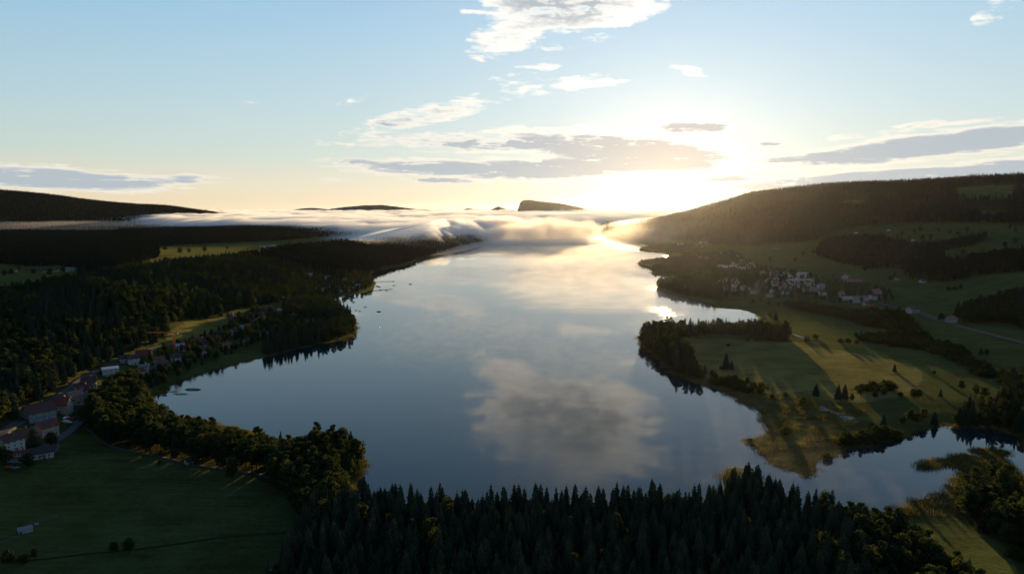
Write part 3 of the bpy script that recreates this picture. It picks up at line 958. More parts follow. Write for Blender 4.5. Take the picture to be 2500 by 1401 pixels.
def instance_stuff(name, label, sets):
    """sets: list of (list of proto objects, points Nx3, smin, smax). One object whose nodes stand the trees on its points."""
    allp, idxs, scl, rot = [], [], [], []
    base = 0; protos = []
    for prs, pts, a, b in sets:
        if not len(pts): continue
        allp.append(pts); idxs.append(base + rng.integers(0, len(prs), len(pts))); scl.append(a + (b - a) * rng.random(len(pts))); rot.append(rng.random(len(pts)) * 6.2832)
        protos += prs; base += len(prs)
    if not allp: return None
    P_ = np.concatenate(allp).astype(np.float32); I_ = np.concatenate(idxs).astype(np.int32); S_ = np.concatenate(scl).astype(np.float32); R_ = np.concatenate(rot).astype(np.float32)
    me = bpy.data.meshes.new(name)
    me.vertices.add(len(P_)); me.vertices.foreach_set('co', P_.ravel())
    for nm, tp, arr in (('pick', 'INT', I_), ('grow', 'FLOAT', S_), ('turn', 'FLOAT', R_)):
        at = me.attributes.new(nm, tp, 'POINT'); at.data.foreach_set('value', arr)
    o = put(name, me)
    tag(o, label, kind='stuff')
    ng = bpy.data.node_groups.new(name + '_nodes', 'GeometryNodeTree')
    ng.interface.new_socket('Geometry', in_out='INPUT', socket_type='NodeSocketGeometry')
    ng.interface.new_socket('Geometry', in_out='OUTPUT', socket_type='NodeSocketGeometry')
    N = ng.nodes.new; L = ng.links.new
    gi = N('NodeGroupInput'); go = N('NodeGroupOutput'); iop = N('GeometryNodeInstanceOnPoints')
    geos = N('GeometryNodeJoinGeometry')
    for pr in reversed(protos):
        parts = [pr] if pr.data is not None else KIDS[pr.name]
        jn = N('GeometryNodeJoinGeometry')
        for c in parts:
            oi = N('GeometryNodeObjectInfo'); oi.transform_space = 'ORIGINAL'; oi.inputs['Object'].default_value = c
            L(oi.outputs['Geometry'], jn.inputs[0])
        gti = N('GeometryNodeGeometryToInstance'); L(jn.outputs[0], gti.inputs[0]); L(gti.outputs[0], geos.inputs[0])
    def attr(nm, tp):
        a = N('GeometryNodeInputNamedAttribute'); a.data_type = tp; a.inputs[0].default_value = nm; return a.outputs[0]
    L(gi.outputs[0], iop.inputs['Points']); L(geos.outputs[0], iop.inputs['Instance'])
    iop.inputs['Pick Instance'].default_value = True
    L(attr('pick', 'INT'), iop.inputs['Instance Index'])
    cx_ = N('ShaderNodeCombineXYZ'); L(attr('turn', 'FLOAT'), cx_.inputs[2])
    e2r = N('FunctionNodeEulerToRotation'); L(cx_.outputs[0], e2r.inputs[0]); L(e2r.outputs[0], iop.inputs['Rotation'])
    sc2 = N('ShaderNodeCombineXYZ'); ga = attr('grow', 'FLOAT')
    for i in range(3): L(ga, sc2.inputs[i])
    L(sc2.outputs[0], iop.inputs['Scale'])
    L(iop.outputs[0], go.inputs[0])
    md = o.modifiers.new('stand', 'NODES'); md.node_group = ng
    return o


# ------------------------------------------------------------------ roads and paths
M_ASPH = simple('asphalt', (0.052, 0.053, 0.058), 0.8, 0.25, 0.2, 0.4)
M_BALLAST = simple('rail_ballast', (0.060, 0.056, 0.055), 0.9, 0.1, 0.25, 0.8)
M_PATH = simple('gravel_path', (0.07, 0.066, 0.055), 0.95, 0.1, 0.25, 0.8)
M_DIRT = simple('worn_track', (0.075, 0.062, 0.036), 0.95, 0.1, 0.3, 0.5)


def smooth_line(pts, step=5.0):
    p = np.array(pts, float)
    d = np.concatenate([[0], np.cumsum(np.hypot(*np.diff(p, axis=0).T))])
    n = max(3, int(d[-1] / step))
    t = np.linspace(0, d[-1], n)
    q = np.stack([np.interp(t, d, p[:, 0]), np.interp(t, d, p[:, 1])], -1)
    for _ in range(4):
        q[1:-1] = (q[:-2] + q[1:-1] * 2 + q[2:]) / 4
    return q


def ribbon(name, pxs, width, m, lift=0.35, out=3.0, step=5.0):
    q = smooth_line([gp(a, b) for a, b in pxs], step)
    t = np.gradient(q, axis=0); t /= np.linalg.norm(t, axis=1)[:, None] + 1e-9
    nrm = np.stack([-t[:, 1], t[:, 0]], -1)
    V = []
    for k in (-1, -.5, 0, .5, 1):
        p = q + nrm * width / 2 * k
        V.append(np.stack([p[:, 0], p[:, 1], hz(p[:, 0], p[:, 1])], -1))
    V = np.array(V)                                   # 5 x n x 3
    V[:, :, 2] = np.maximum(V[:, :, 2], V[:, :, 2].mean(0)[None]) + lift
    edge = V[[0, -1]].copy(); edge[:, :, 2] -= lift + 1.2
    V = np.concatenate([edge[:1], V, edge[1:]])
    n = len(q); i = np.arange(7 * n).reshape(7, n)
    Q = np.stack([i[:-1, :-1], i[1:, :-1], i[1:, 1:], i[:-1, 1:]], -1).reshape(-1, 4)[:, ::-1]
    o = put(name, np_mesh(name, V.reshape(-1, 3), Q, (m,)))
    tag(o, kind='structure')
    for p in q[::2]:
        KEEP_OUT.append((p[0], p[1], width / 2 + out))
    return q


ribbon('railway_bed', [(-120, 1120), (0, 1062), (60, 1022), (130, 978), (200, 925), (300, 876), (380, 848), (420, 838), (480, 826), (540, 806), (562, 790), (566, 775), (563, 764)], 7.0, M_BALLAST)
ribbon('village_road', [(100, 1096), (135, 1078), (165, 1058), (197, 1032), (205, 1010), (220, 990), (240, 962), (262, 945), (300, 925), (350, 905), (420, 885), (500, 868), (560, 850), (600, 832), (640, 815), (680, 805)], 6.0, M_ASPH)
ribbon('farm_yard_road', [(95, 1120), (125, 1108), (146, 1100), (142, 1090), (128, 1082)], 6.5, M_ASPH)
ribbon('field_path', [(212, 1045), (240, 1070), (265, 1088), (300, 1096), (400, 1117), (470, 1134), (560, 1147), (640, 1158), (700, 1180), (735, 1205)], 2.0, M_PATH, 0.25)
ribbon('valley_road', [(2640, 880), (2500, 838), (2400, 812), (2330, 792), (2290, 778), (2243, 762), (2200, 752), (2160, 744), (2110, 730)], 6.5, M_ASPH, 0.4, 4.0)
ribbon('sports_drive', [(2243, 766), (2275, 778), (2300, 787)], 5.0, M_PATH, 0.3)
ribbon('ridge_road', [(0, 716), (20, 704), (44, 694), (62, 688)], 6.0, M_PATH, 0.3)
ribbon('meadow_ditch', [(-100, 1376), (0, 1372), (90, 1366), (200, 1352), (320, 1342), (420, 1330), (520, 1312), (640, 1303), (700, 1300)], 1.6, simple('ditch_soil', (0.020, 0.024, 0.012), 0.95, .05), 0.12, 0.0)
ribbon('cattle_track', [(-60, 1345), (20, 1320), (56, 1304)], 2.2, M_DIRT, 0.15, 0.0)
ribbon('shed_track', [(76, 1278), (110, 1268), (150, 1258)], 2.0, M_DIRT, 0.15, 0.0)


q_ = ribbon('meadow_stream', [(1936, 816), (1948, 820), (1962, 825)], 2.4, water_material(), .25, 0)
q_ = ribbon('meadow_stream', [(1972, 827), (1984, 829), (1996, 833)], 2.0, water_material(), .25, 0)


# ------------------------------------------------------------------ houses
def shade(name, c, r=0.8, var=.12, s=.6): return simple(name, c, r, 0.2, var, s)


WALLS = {'white': shade('white_render', (0.42, 0.42, 0.41)), 'cream': shade('cream_render', (0.36, 0.32, 0.25)), 'grey': shade('grey_render', (0.24, 0.25, 0.27)),
         'blue': shade('blue_grey_shingle', (0.19, 0.23, 0.27)), 'wood': shade('brown_boards', (0.16, 0.10, 0.055)), 'orange': shade('orange_render', (0.32, 0.15, 0.06)),
         'stone': shade('old_stone', (0.27, 0.25, 0.22)), 'pale': shade('pale_render', (0.34, 0.33, 0.31))}
ROOFS = {'red': shade('red_tiles', (0.15, 0.045, 0.030), .75, .25, 1.5), 'dark': shade('dark_tiles', (0.055, 0.042, 0.045), .7, .25, 1.5), 'brown': shade('brown_tiles', (0.085, 0.045, 0.036), .75, .25, 1.5),
         'orange': shade('orange_tiles', (0.19, 0.075, 0.035), .75, .25, 1.5), 'grey': shade('grey_sheet', (0.15, 0.16, 0.175), .5, .15, .8), 'pale': shade('pale_sheet', (0.27, 0.285, 0.31), .4, .1, .8), 'pink': shade('faded_tiles', (0.22, 0.13, 0.10), .7, .2, 1.5)}
M_TRIM = simple('white_trim', (0.7, 0.7, 0.68), .6)
M_PANE, _g, _o = mat('window_pane'); pbsdf(_g, _o, (0.02, 0.025, 0.03, 1), 0.08, 0.6)
M_DOOR = simple('door_wood', (0.09, 0.05, 0.03), .6)
M_SOLAR, _g, _o = mat('solar_glass'); pbsdf(_g, _o, (0.015, 0.025, 0.05, 1), 0.12, 0.6)
M_CHIM = simple('chimney_brick', (0.24, 0.17, 0.14), .85)


def boxv(x0, x1, y0, y1, z0, z1):
    V = [(x0, y0, z0), (x1, y0, z0), (x1, y1, z0), (x0, y1, z0), (x0, y0, z1), (x1, y0, z1), (x1, y1, z1), (x0, y1, z1)]
    F = [(0, 3, 2, 1), (4, 5, 6, 7), (0, 1, 5, 4), (1, 2, 6, 5), (2, 3, 7, 6), (3, 0, 4, 7)]
    return V, F


def boxes(name, lst, mats_, mi=None):
    V, F, I = [], [], []
    for k, b in enumerate(lst):
        v, f = boxv(*b); F += [tuple(i + len(V) for i in q_) for q_ in f]; V += v
        I += [mi[k] if mi else 0] * 6
    return mesh(name, V, F, mats_, mi=I)


# one window: a frame with its sill standing proud of the wall, dark panes set back; it looks along +X
WIN = boxes('window', [(0.0, .09, -.62, .62, .72, .82), (0.0, .09, -.62, .62, -.78, -.66), (0.0, .09, -.62, -.52, -.66, .72), (0.0, .09, .52, .62, -.66, .72), (0.0, .085, -.04, .04, -.66, .72), (0.0, .14, -.7, .7, -.86, -.78)], (M_TRIM,))
PANE = boxes('pane', [(0.005, .045, -.52, .52, -.66, .72)], (M_PANE,))
DOORM = boxes('door', [(0.0, .08, -.55, .55, 0, 2.1)], (M_DOOR,))
_wall_c, _roof_c = {}, {}


def house(px, py, ang, w, l, h, rise, wall, roof, label, name='house', cat='house', group=None, wins=2, floors=2, chim=True, solar=False, flatroof=False, dormer=False, doors=0, xy=None, both=True):
    """gabled house: ridge along local X, gable width w, length l; ang turns it (deg)."""
    x, y = xy or gp(px, py)
    z = float(hz(x, y))
    kf = .80 if px > 1400 else (.84 if px > 280 else .86)
    w, l, h, rise = w * kf, l * kf, h * kf, rise * kf
    e = put(name, None, None, (x, y, z), ang * D2R)
    tag(e, label, cat, group)
    a, b = l / 2, w / 2
    if flatroof: rise = 0.0
    V = [(-a, -b, -2), (a, -b, -2), (a, b, -2), (-a, b, -2), (-a, -b, h), (a, -b, h), (a, b, h), (-a, b, h), (-a, 0, h + rise), (a, 0, h + rise)]
    F = [(0, 1, 5, 4), (2, 3, 7, 6), (1, 2, 6, 9, 5), (3, 0, 4, 8, 7)] if not flatroof else [(0, 1, 5, 4), (2, 3, 7, 6), (1, 2, 6, 5), (3, 0, 4, 7), (4, 5, 6, 7)]
    if flatroof: V = V[:8]
    kid(e, 'wall', mesh('wall', V, F, (WALLS[wall],)))
    if flatroof:
        r_ = kid(e, 'roof', boxes('roof', [(-a - .4, a + .4, -b - .4, b + .4, h + .02, h + .35)], (ROOFS[roof],)))
    else:
        o_, t_ = 0.8, .28
        sl = rise / b
        V, F = [], []
        for s_ in (-1, 1):
            i = len(V)
            ye, ze = s_ * (b + o_), h - sl * o_
            V += [(-a - .7, 0, h + rise + .03), (a + .7, 0, h + rise + .03), (a + .7, ye, ze + .03), (-a - .7, ye, ze + .03),
                  (-a - .7, 0, h + rise + t_ + .03), (a + .7, 0, h + rise + t_ + .03), (a + .7, ye, ze + t_ + .03), (-a - .7, ye, ze + t_ + .03)]
            F += [tuple(i + k for k in f_) for f_ in ((0, 1, 2, 3), (4, 5, 6, 7)[::-1], (0, 1, 5, 4), (1, 2, 6, 5), (2, 3, 7, 6), (3, 0, 4, 7))]
        r_ = kid(e, 'roof', mesh('roof', V, F, (ROOFS[roof],)))
    if chim:
        cx_, cy_ = l * .18, w * .12
        zc = h + rise * (1 - abs(cy_) / b)
        kid(r_, 'chimney', boxes('chimney', [(cx_ - .4, cx_ + .4, cy_ - .4, cy_ + .4, zc - .5, h + rise + 1.3), (cx_ - .48, cx_ + .48, cy_ - .48, cy_ + .48, h + rise + 1.3, h + rise + 1.42)], (M_CHIM,)))
    if solar and not flatroof:
        sl = rise / b
        V = []
        for (xx, f) in ((-l * .3, .25), (l * .15, .25), (l * .15, .8), (-l * .3, .8)):
            V.append((xx, -b * f, h + rise - sl * b * f + .42))
        V += [(v[0], v[1], v[2] - .12) for v in V]
        kid(r_, 'solar_panel', mesh('solar_panel', V, [(3, 2, 1, 0), (4, 5, 6, 7), (0, 1, 5, 4), (1, 2, 6, 5), (2, 3, 7, 6), (3, 0, 4, 7)], (M_SOLAR,)))
    if dormer:
        zc = h + rise * .35
        d_ = kid(e, 'dormer', boxes('dormer', [(-1.8, 1.8, -b - .1, -b * .25, h + .3, h + 2.0)], (WALLS[wall],)))
        kid(e, 'dormer_roof', boxes('dormer_roof', [(-2.1, 2.1, -b - .4, -b * .2, h + 2.02, h + 2.2)], (ROOFS['dark'],)))
        for k in (-.9, .9):
            w_o = kid(e, 'window', WIN, (k, -b - .1, h + 1.15), -math.pi / 2); kid(w_o, 'pane', PANE)
    if wins:
        fh = (h - .4) / floors
        for f in range(floors):
            zc = 1.5 + f * fh
            if zc + .9 > h + (rise * .2): continue
            for sgn in (1, -1):
                nn_ = max(1, int(w / 3.3))
                for k in range(nn_):
                    yy = (k - (nn_ - 1) / 2) * (w / (nn_ + .2))
                    if sgn < 0 and not both: continue
                    wo = kid(e, 'window', WIN, (sgn * a, yy, zc), 0 if sgn > 0 else math.pi); kid(wo, 'pane', PANE)
            nn_ = max(2, int(l / 3.6)) if wins > 1 else 2
            for k in range(nn_):
                xx = (k - (nn_ - 1) / 2) * (l / (nn_ + .2))
                wo = kid(e, 'window', WIN, (xx, -b, zc), -math.pi / 2); kid(wo, 'pane', PANE)
        if rise > 2.6 and not flatroof:
            for sgn in (1, -1):
                wo = kid(e, 'window', WIN, (sgn * a, 0, h + rise * .35), 0 if sgn > 0 else math.pi); kid(wo, 'pane', PANE)
    for k in range(doors or 1):
        kid(e, 'door', DOORM, ((k - .5) * 2.4 if doors else l * .08, -b, 0), -math.pi / 2)
    KEEP_OUT.append((x, y, max(w, l) * .6 + 1.0))
    # keep the camera's view of the house open
    kg = (11 if px < 280 else 7) / math.hypot(x, y)
    KEEP_OUT.append((x * (1 - kg), y * (1 - kg), max(w, l) * (.5 if px < 280 else .36)))
    return e


GL = 'houses of the near village by the railway'
house(28, 1098, 62, 11, 13, 8.5, 3.6, 'white', 'brown', 'white three-storey gabled house with brown roof, lowest on the village slope', group=GL, floors=3)
house(48, 1122, 20, 9, 12, 3.6, 3.2, 'grey', 'red', 'low grey house with faded red roof and wide dormer, in front of the white house', group=GL, floors=1, dormer=True)
house(103, 1114, 34, 9, 14, 4.2, 3.0, 'white', 'dark', 'long white barn with dark roof and open bays beside the field', name='barn', cat='barn', group=GL, floors=1, doors=3, chim=False)
house(62, 1080, 68, 10, 11, 6.5, 3.6, 'orange', 'brown', 'orange-brown house half hidden by the dark garden spruce', group=GL)
house(113, 1062, 66, 12, 13, 8.0, 3.8, 'cream', 'red', 'cream gabled house with red roof and solar panels near the parked cars', group=GL, floors=3, solar=True)
house(97, 1027, 52, 17, 19, 9.5, 5.0, 'blue', 'brown', 'largest village building with windowed blue-grey gable wall', group=GL, floors=3)
house(150, 1004, 12, 13, 14, 7.0, 5.6, 'stone', 'red', 'stone farmhouse with tall plain red roof above the car park', group=GL, floors=2)
house(183, 984, 58, 10, 11, 8.0, 3.6, 'cream', 'pink', 'cream house with faded pink roof between two red roofed houses', group=GL, floors=3)
house(204, 968, 20, 10, 11, 8.0, 3.8, 'cream', 'red', 'tall cream house with red roof and arched gable, up the road from the pink roof', group=GL, floors=3, dormer=True)
house(218, 944, 30, 11, 12, 6.0, 3.8, 'grey', 'brown', 'grey-walled house with dark red roof under the railway', group=GL)
house(270, 915, 35, 13, 15, 7.5, 0, 'white', 'pale', 'modern white flat-roofed villa with terrace over the lake', name='villa', cat='villa', group=GL, flatroof=True, chim=False)
house(352, 906, 20, 8, 9, 6, 2.2, 'pale', 'grey', 'small pale house with grey metal roof by the water', group=GL)
house(338, 916, 60, 8, 10, 5, 3.2, 'white', 'brown', 'brown roofed cottage next to the grey metal roof', group=GL)
LV = [  # px, py, ang, w, l, h, rise, wall, roof, label
    (326, 888, 40, 10, 12, 7.5, 3.2, 'white', 'dark', 'white house with rows of windows below the railway bend'),
    (303, 884, 40, 8, 10, 5.5, 3, 'pale', 'dark', 'pale small house next to the white windowed house'),
    (352, 872, 15, 11, 17, 4.5, 4.5, 'wood', 'red', 'wooden barn with long red roof beside the rails'),
    (388, 884, 25, 9, 12, 4, 3, 'cream', 'orange', 'low cream bungalow with orange roof near the crane'),
    (396, 900, 70, 10, 13, 6, 4, 'grey', 'dark', 'dark roofed house with balcony above the reeds'),
    (430, 882, 30, 9, 11, 6, 3.2, 'white', 'dark', 'white dark-roofed house at the foot of the crane'),
    (441, 856, 20, 10, 12, 7, 2.6, 'white', 'pale', 'bright white modern house with wide windows beside the crane'),
    (500, 862, 60, 9, 12, 5, 3.6, 'white', 'brown', 'white gabled chalet with brown roof close to the shore road'),
    (500, 846, 20, 9, 12, 4, 3, 'grey', 'dark', 'grey house with dark roof behind the gabled chalet'),
    (488, 838, 10, 10, 14, 4, 3.6, 'wood', 'red', 'brown barn with red roof behind the dark poplar'),
    (526, 838, 30, 10, 12, 6, 3.4, 'white', 'red', 'white house with red roof halfway along the shore village'),
    (553, 852, 50, 9, 11, 6, 3.2, 'cream', 'orange', 'cream house with round gable window near the shore meadow'),
    (540, 822, 25, 9, 13, 5, 3.4, 'grey', 'dark', 'slate roofed house under the sunlit field'),
    (573, 818, 60, 9, 11, 7, 3, 'white', 'dark', 'narrow white house with stacked balconies'),
    (583, 806, 20, 10, 12, 5, 2.2, 'grey', 'pale', 'house with gleaming pale metal roof'),
    (605, 802, 10, 9, 13, 4, 3.4, 'cream', 'orange', 'long low house with orange tiles in the trees'),
    (619, 794, 40, 9, 10, 5.5, 3, 'white', 'dark', 'white-gabled house behind the orange roof'),
    (634, 778, 15, 12, 18, 6, 5, 'grey', 'dark', 'big old house with broad dark roof under the forest'),
    (609, 778, 30, 9, 11, 5, 3, 'pale', 'dark', 'pale house left of the broad dark roof'),
    (649, 762, 20, 10, 11, 6, 4.5, 'wood', 'red', 'red roofed chalet at the forest edge'),
    (696, 796, 10, 11, 13, 6.5, 3.2, 'white', 'orange', 'white two-storey house with orange roof on the wooded point'),
    (670, 808, 35, 10, 12, 4.5, 3.4, 'stone', 'red', 'stone cottage with red roof near the point'),
    (714, 778, 30, 10, 12, 5.5, 3.2, 'grey', 'dark', 'dark house with pale chimney behind the orange roof on the point'),
    (680, 768, 60, 7, 8, 8, 2.5, 'grey', 'grey', 'slim grey house in the clearing by the lamp mast'),
    (684, 735, 20, 10, 14, 6, 3, 'pale', 'pale', 'pale roofed house high above the point'),
    (756, 676, 30, 12, 14, 11, 3.6, 'cream', 'brown', 'tall cream building at the top of the jetty village'),
    (798, 682, 10, 11, 18, 6, 3, 'white', 'grey', 'long grey roofed hall in the jetty village'),
    (760, 694, 10, 9, 12, 5, 3, 'pale', 'dark', 'pale cottage below the tall cream building'),
]
for (a, b, c, w, l, h, r_, wl, rf, lab) in LV:
    house(a, b, c, w, l, h, r_, wl, rf, lab, group='houses scattered along the left shore', wins=1, both=False)
R = random.Random(4)
for (a, b, w_) in [(823, 690, 'behind the village green'), (845, 688, 'in its back row'), (862, 692, 'nearest the upper jetty'), (836, 703, 'in its middle'), (806, 700, 'left of its middle'), (829, 712, 'on the waterfront'), (856, 710, 'on the waterfront nearer the lower jetty'),
                   (874, 702, 'closest to the wooded tip'), (812, 690, 'beside the long hall'), (850, 700, 'right of its middle'), (790, 712, 'at its left waterfront end'), (776, 706, 'furthest left in the trees')]:
    wl_, rf_ = R.choice(('white', 'pale', 'grey')), R.choice(('dark', 'grey', 'brown'))
    house(a, b, R.choice((10, 30, 60)), R.uniform(8, 10), R.uniform(10, 14), R.uniform(4.5, 6.5), 3, wl_, rf_, f'small {wl_} {rf_}-roofed house of the jetty village, {w_}', group='houses of the jetty village', wins=1, both=False)
# farm in the side valley, top left
house(88, 662, 8, 16, 44, 5, 4.5, 'wood', 'brown', 'longest brown-roofed farm shed in the side valley', name='farm_shed', cat='farm building', group='farm in the side valley', chim=False, wins=0)
house(125, 664, 8, 14, 34, 4.5, 3.5, 'cream', 'brown', 'farm shed with sunlit wall in the side valley', name='farm_shed', cat='farm building', group='farm in the side valley', chim=False, wins=0)
house(174, 662, 12, 14, 22, 6, 4, 'pale', 'grey', 'pale grey farmhouse at the right end of the valley farm', name='farmhouse', cat='farmhouse', group='farm in the side valley', wins=1, both=False)
house(152, 678, 20, 10, 14, 5, 4, 'wood', 'red', 'small red roofed house peeping over the ridge trees', group='farm in the side valley', wins=0)
house(36, 664, 20, 9, 12, 5, 4, 'cream', 'orange', 'orange roofed cottage left of the valley farm', group='farm in the side valley', wins=0)
for (a, b, w_) in [(640, 604, 'left'), (655, 602, 'middle'), (668, 601, 'right')]:
    house(a, b, 10, 12, 20, 5, 3, 'white', 'grey', w_ + ' one of three pale far farm buildings in the misty side valley', name='farm_building', cat='farm building', group='misty valley farm buildings', wins=0, chim=False)
for (a, b, w_) in [(910, 620, 'middle chalet'), (920, 612, 'upper chalet'), (944, 610, 'rightmost chalet'), (900, 633, 'lowest chalet')]:
    house(a, b, 10, 9, 12, 5, 3, 'cream', 'brown', w_ + ' in the trees of the far ridge slope', group='chalets on the far ridge slope', wins=0, both=False)
# right-hand village
SPEC = [
    (2095, 738, 8, 14, 34, 11, 2.2, 'white', 'pink', 'long white apartment block with rows of balconies', 3), (2062, 733, 12, 12, 18, 6, 2.0, 'pale', 'pale', 'low pale annex left of the apartment block', 2),
    (2054, 722, 55, 11, 13, 8, 4, 'cream', 'orange', 'cream house with orange roof behind the annex', 2), (2135, 731, 15, 12, 22, 8, 3, 'white', 'brown', 'white block with brown roof right of the apartment block', 2),
    (2138, 718, 15, 14, 20, 6, 5, 'pale', 'pink', 'big faded roof above the white block', 2), (2112, 745, 30, 8, 9, 5, 3, 'cream', 'orange', 'small yellow house by the road in front of the apartments', 2), (2125, 747, 10, 7, 8, 4.5, 3, 'orange', 'brown', 'small brown cottage beside the yellow house', 1),
    (2219, 764, 50, 9, 10, 8, 3, 'white', 'brown', 'tall white house alone at the road bend', 2), (2233, 763, 20, 10, 13, 7, 3, 'grey', 'dark', 'grey house attached to the white one at the road bend', 2), (2322, 787, 15, 11, 14, 6.5, 4, 'grey', 'pink', 'lone grey farmhouse by the straight valley road', 2),
    (2063, 680, 50, 12, 14, 6, 4.5, 'white', 'grey', 'white gabled farmhouse above the village', 1), (2045, 676, 10, 12, 26, 4, 3.5, 'wood', 'brown', 'brown barn joined to the white gabled farmhouse', 0), (2080, 688, -10, 12, 44, 3.5, 3, 'stone', 'pink', 'long pinkish barn running right from the farm', 0),
    (1958, 678, 8, 16, 24, 13, 1.5, 'white', 'pale', 'highest pale factory block in the village', 2), (1942, 690, 5, 16, 40, 8, 1.2, 'grey', 'pale', 'long flat works building below the factory block', 3), (1968, 690, 5, 14, 26, 8, 1.2, 'cream', 'pale', 'cream works hall right of the long works building', 2),
    (2006, 722, 8, 13, 15, 9, 4, 'white', 'red', 'red roofed white house in front of the village', 2), (2004, 706, 20, 13, 16, 8, 4.5, 'white', 'grey', 'white manor with grey hipped roof', 2),
    (1770, 660, 5, 12, 15, 15, .8, 'white', 'pale', 'white tower block at the village edge', 1), (1759, 657, 5, 12, 15, 13, .8, 'pale', 'pale', 'slightly lower tower block behind the white one', 1), (1791, 655, 8, 13, 24, 11, 1, 'white', 'grey', 'broad white block right of the tower blocks', 1), (1812, 660, 8, 12, 18, 10, 1, 'pale', 'grey', 'pale block between tower blocks and village', 1),
    (1715, 632, 8, 14, 40, 9, 2, 'cream', 'brown', 'long building with row of sunlit windows beyond the meadow', 2), (1894, 610, 8, 12, 30, 5, 3, 'wood', 'grey', 'solitary barn on the meadow below the dark hill', 0),
    (1660, 599, 10, 14, 40, 6, 2, 'white', 'pale', 'gleaming white shed far along the shore', 0), (1672, 705, 20, 9, 18, 4, 2.5, 'pale', 'pale', 'pale boathouse in the trees of the wooded point', 1), (1700, 708, 30, 9, 12, 4, 2.5, 'white', 'dark', 'white cabin right of the boathouse', 1),
    (2188, 684, 20, 9, 11, 5, 3, 'white', 'dark', 'small white cottage beside the lone spruce on the slope', 1), (2252, 690, 20, 10, 13, 5, 3, 'pale', 'dark', 'pale chalet hidden in the slope wood', 1), (2230, 588, 20, 9, 12, 5, 3, 'white', 'dark', 'white chalet among trees on the upper meadow', 1),
    (2170, 564, 20, 9, 12, 4, 3, 'white', 'pale', 'tiny white hut high on the upper meadow', 0), (2090, 571, 20, 10, 14, 4, 3, 'pale', 'pale', 'pale hut at the forest rim of the upper meadow', 0),
]
for (a, b, c, w, l, h, r_, wl, rf, lab, fl_) in SPEC:
    house(a, b, c, w, l, h, r_, wl, rf, lab, group='buildings of the village across the lake', wins=2 if fl_ else 0, floors=max(1, fl_ + 1) if h > 8 else 2, both=False, chim=h < 9)
CL = [[(1720, 640), (1745, 618), (1800, 618), (1850, 655), (1840, 666), (1760, 648)], [(1850, 668), (1900, 662), (1990, 690), (1985, 712), (1930, 718), (1870, 700)], [(1740, 690), (1800, 684), (1860, 690), (1930, 722), (1890, 728), (1800, 718), (1750, 706)],
      [(1690, 598), (1720, 590), (1740, 604), (1700, 606)]]
placed = [(s_[0], s_[1]) for s_ in SPEC]
cnt = 0
WL = [('white', 'white'), ('pale', 'pale'), ('cream', 'cream'), ('grey', 'grey')]
RFL = [('brown', 'brown'), ('dark', 'dark'), ('pink', 'faded pink'), ('red', 'red'), ('grey', 'grey')]
for k in range(900):
    poly = CL[(0, 0, 1, 1, 1, 2, 2, 3)[k % 8]]
    xs_ = [p[0] for p in poly]; ys_ = [p[1] for p in poly]
    a, b = R.uniform(min(xs_), max(xs_)), R.uniform(min(ys_), max(ys_))
    if not bool(in_poly(a, b, poly)) or any(abs(a - p) < 11 and abs(b - q_) < 6 for p, q_ in placed): continue
    placed.append((a, b)); cnt += 1
    wl, rf = R.choice(WL), R.choice(RFL)
    ci = CL.index(poly)
    where = ('in the upper village part across the lake', 'in the dense village middle across the lake', 'in the wooded lower village across the lake', 'in the far hamlet before the golden haze')[ci]
    house(a, b, R.choice((5, 15, 35, 60)), R.uniform(8.5, 11), R.uniform(11, 16), R.uniform(5, 8), R.uniform(2.8, 4), wl[0], rf[0], f'{wl[1]} house with {rf[1]} roof {where}', group='houses of the village across the lake', wins=1, both=False)
    if cnt >= 62: break

# ------------------------------------------------------------------ shed and hut in the near meadow
x, y = gp(62, 1298)
shed = put('field_shed', None, None, (x, y, float(hz(x, y))), 42 * D2R, .62)
tag(shed, 'small field shed with grey pitched roof and bright side wall, alone in the dark meadow', 'shed')
kid(shed, 'wall', boxes('wall', [(-4.6, 4.6, -2.6, 2.6, -1.0, 2.3)], (WALLS['pale'],)))
V = [(-5, -3, 2.35), (5, -3, 2.35), (5, 3, 3.6), (-5, 3, 3.6), (-5, -3, 2.6), (5, -3, 2.6), (5, 3, 3.85), (-5, 3, 3.85)]
kid(shed, 'roof', mesh('roof', V, [(0, 3, 2, 1), (4, 5, 6, 7), (0, 1, 5, 4), (1, 2, 6, 5), (2, 3, 7, 6), (3, 0, 4, 7)], (ROOFS['grey'],)))
kid(shed, 'back_board', boxes('back_board', [(-4.5, 4.5, 2.62, 2.7, 2.2, 3.5)], (WALLS['wood'],)))
kid(shed, 'door', boxes('door', [(-4.0, -2.2, -2.70, -2.62, 0, 2.0)], (M_DOOR,)))
x, y = gp(89, 1280)
tr = put('water_trough', boxes('water_trough', [(-.9, .9, -.5, -.42, 0, .7), (-.9, .9, .42, .5, 0, .7), (-.9, -.82, -.42, .42, 0, .7), (.82, .9, -.42, .42, 0, .7), (-.82, .82, -.42, .42, 0, .1), (-.8, .8, -.4, .4, .5, .52)], (ROOFS['pale'],)), None, (x, y, float(hz(x, y))))
tag(tr, 'small pale water trough in the grass beside the field shed', 'trough')
house(461, 1130, 60, 4.2, 5.0, 2.6, 1.8, 'pale', 'dark', 'tiny pale hut with dark roof by the path in front of the trees', name='hut', cat='hut', wins=1, floors=1, chim=False, both=False)

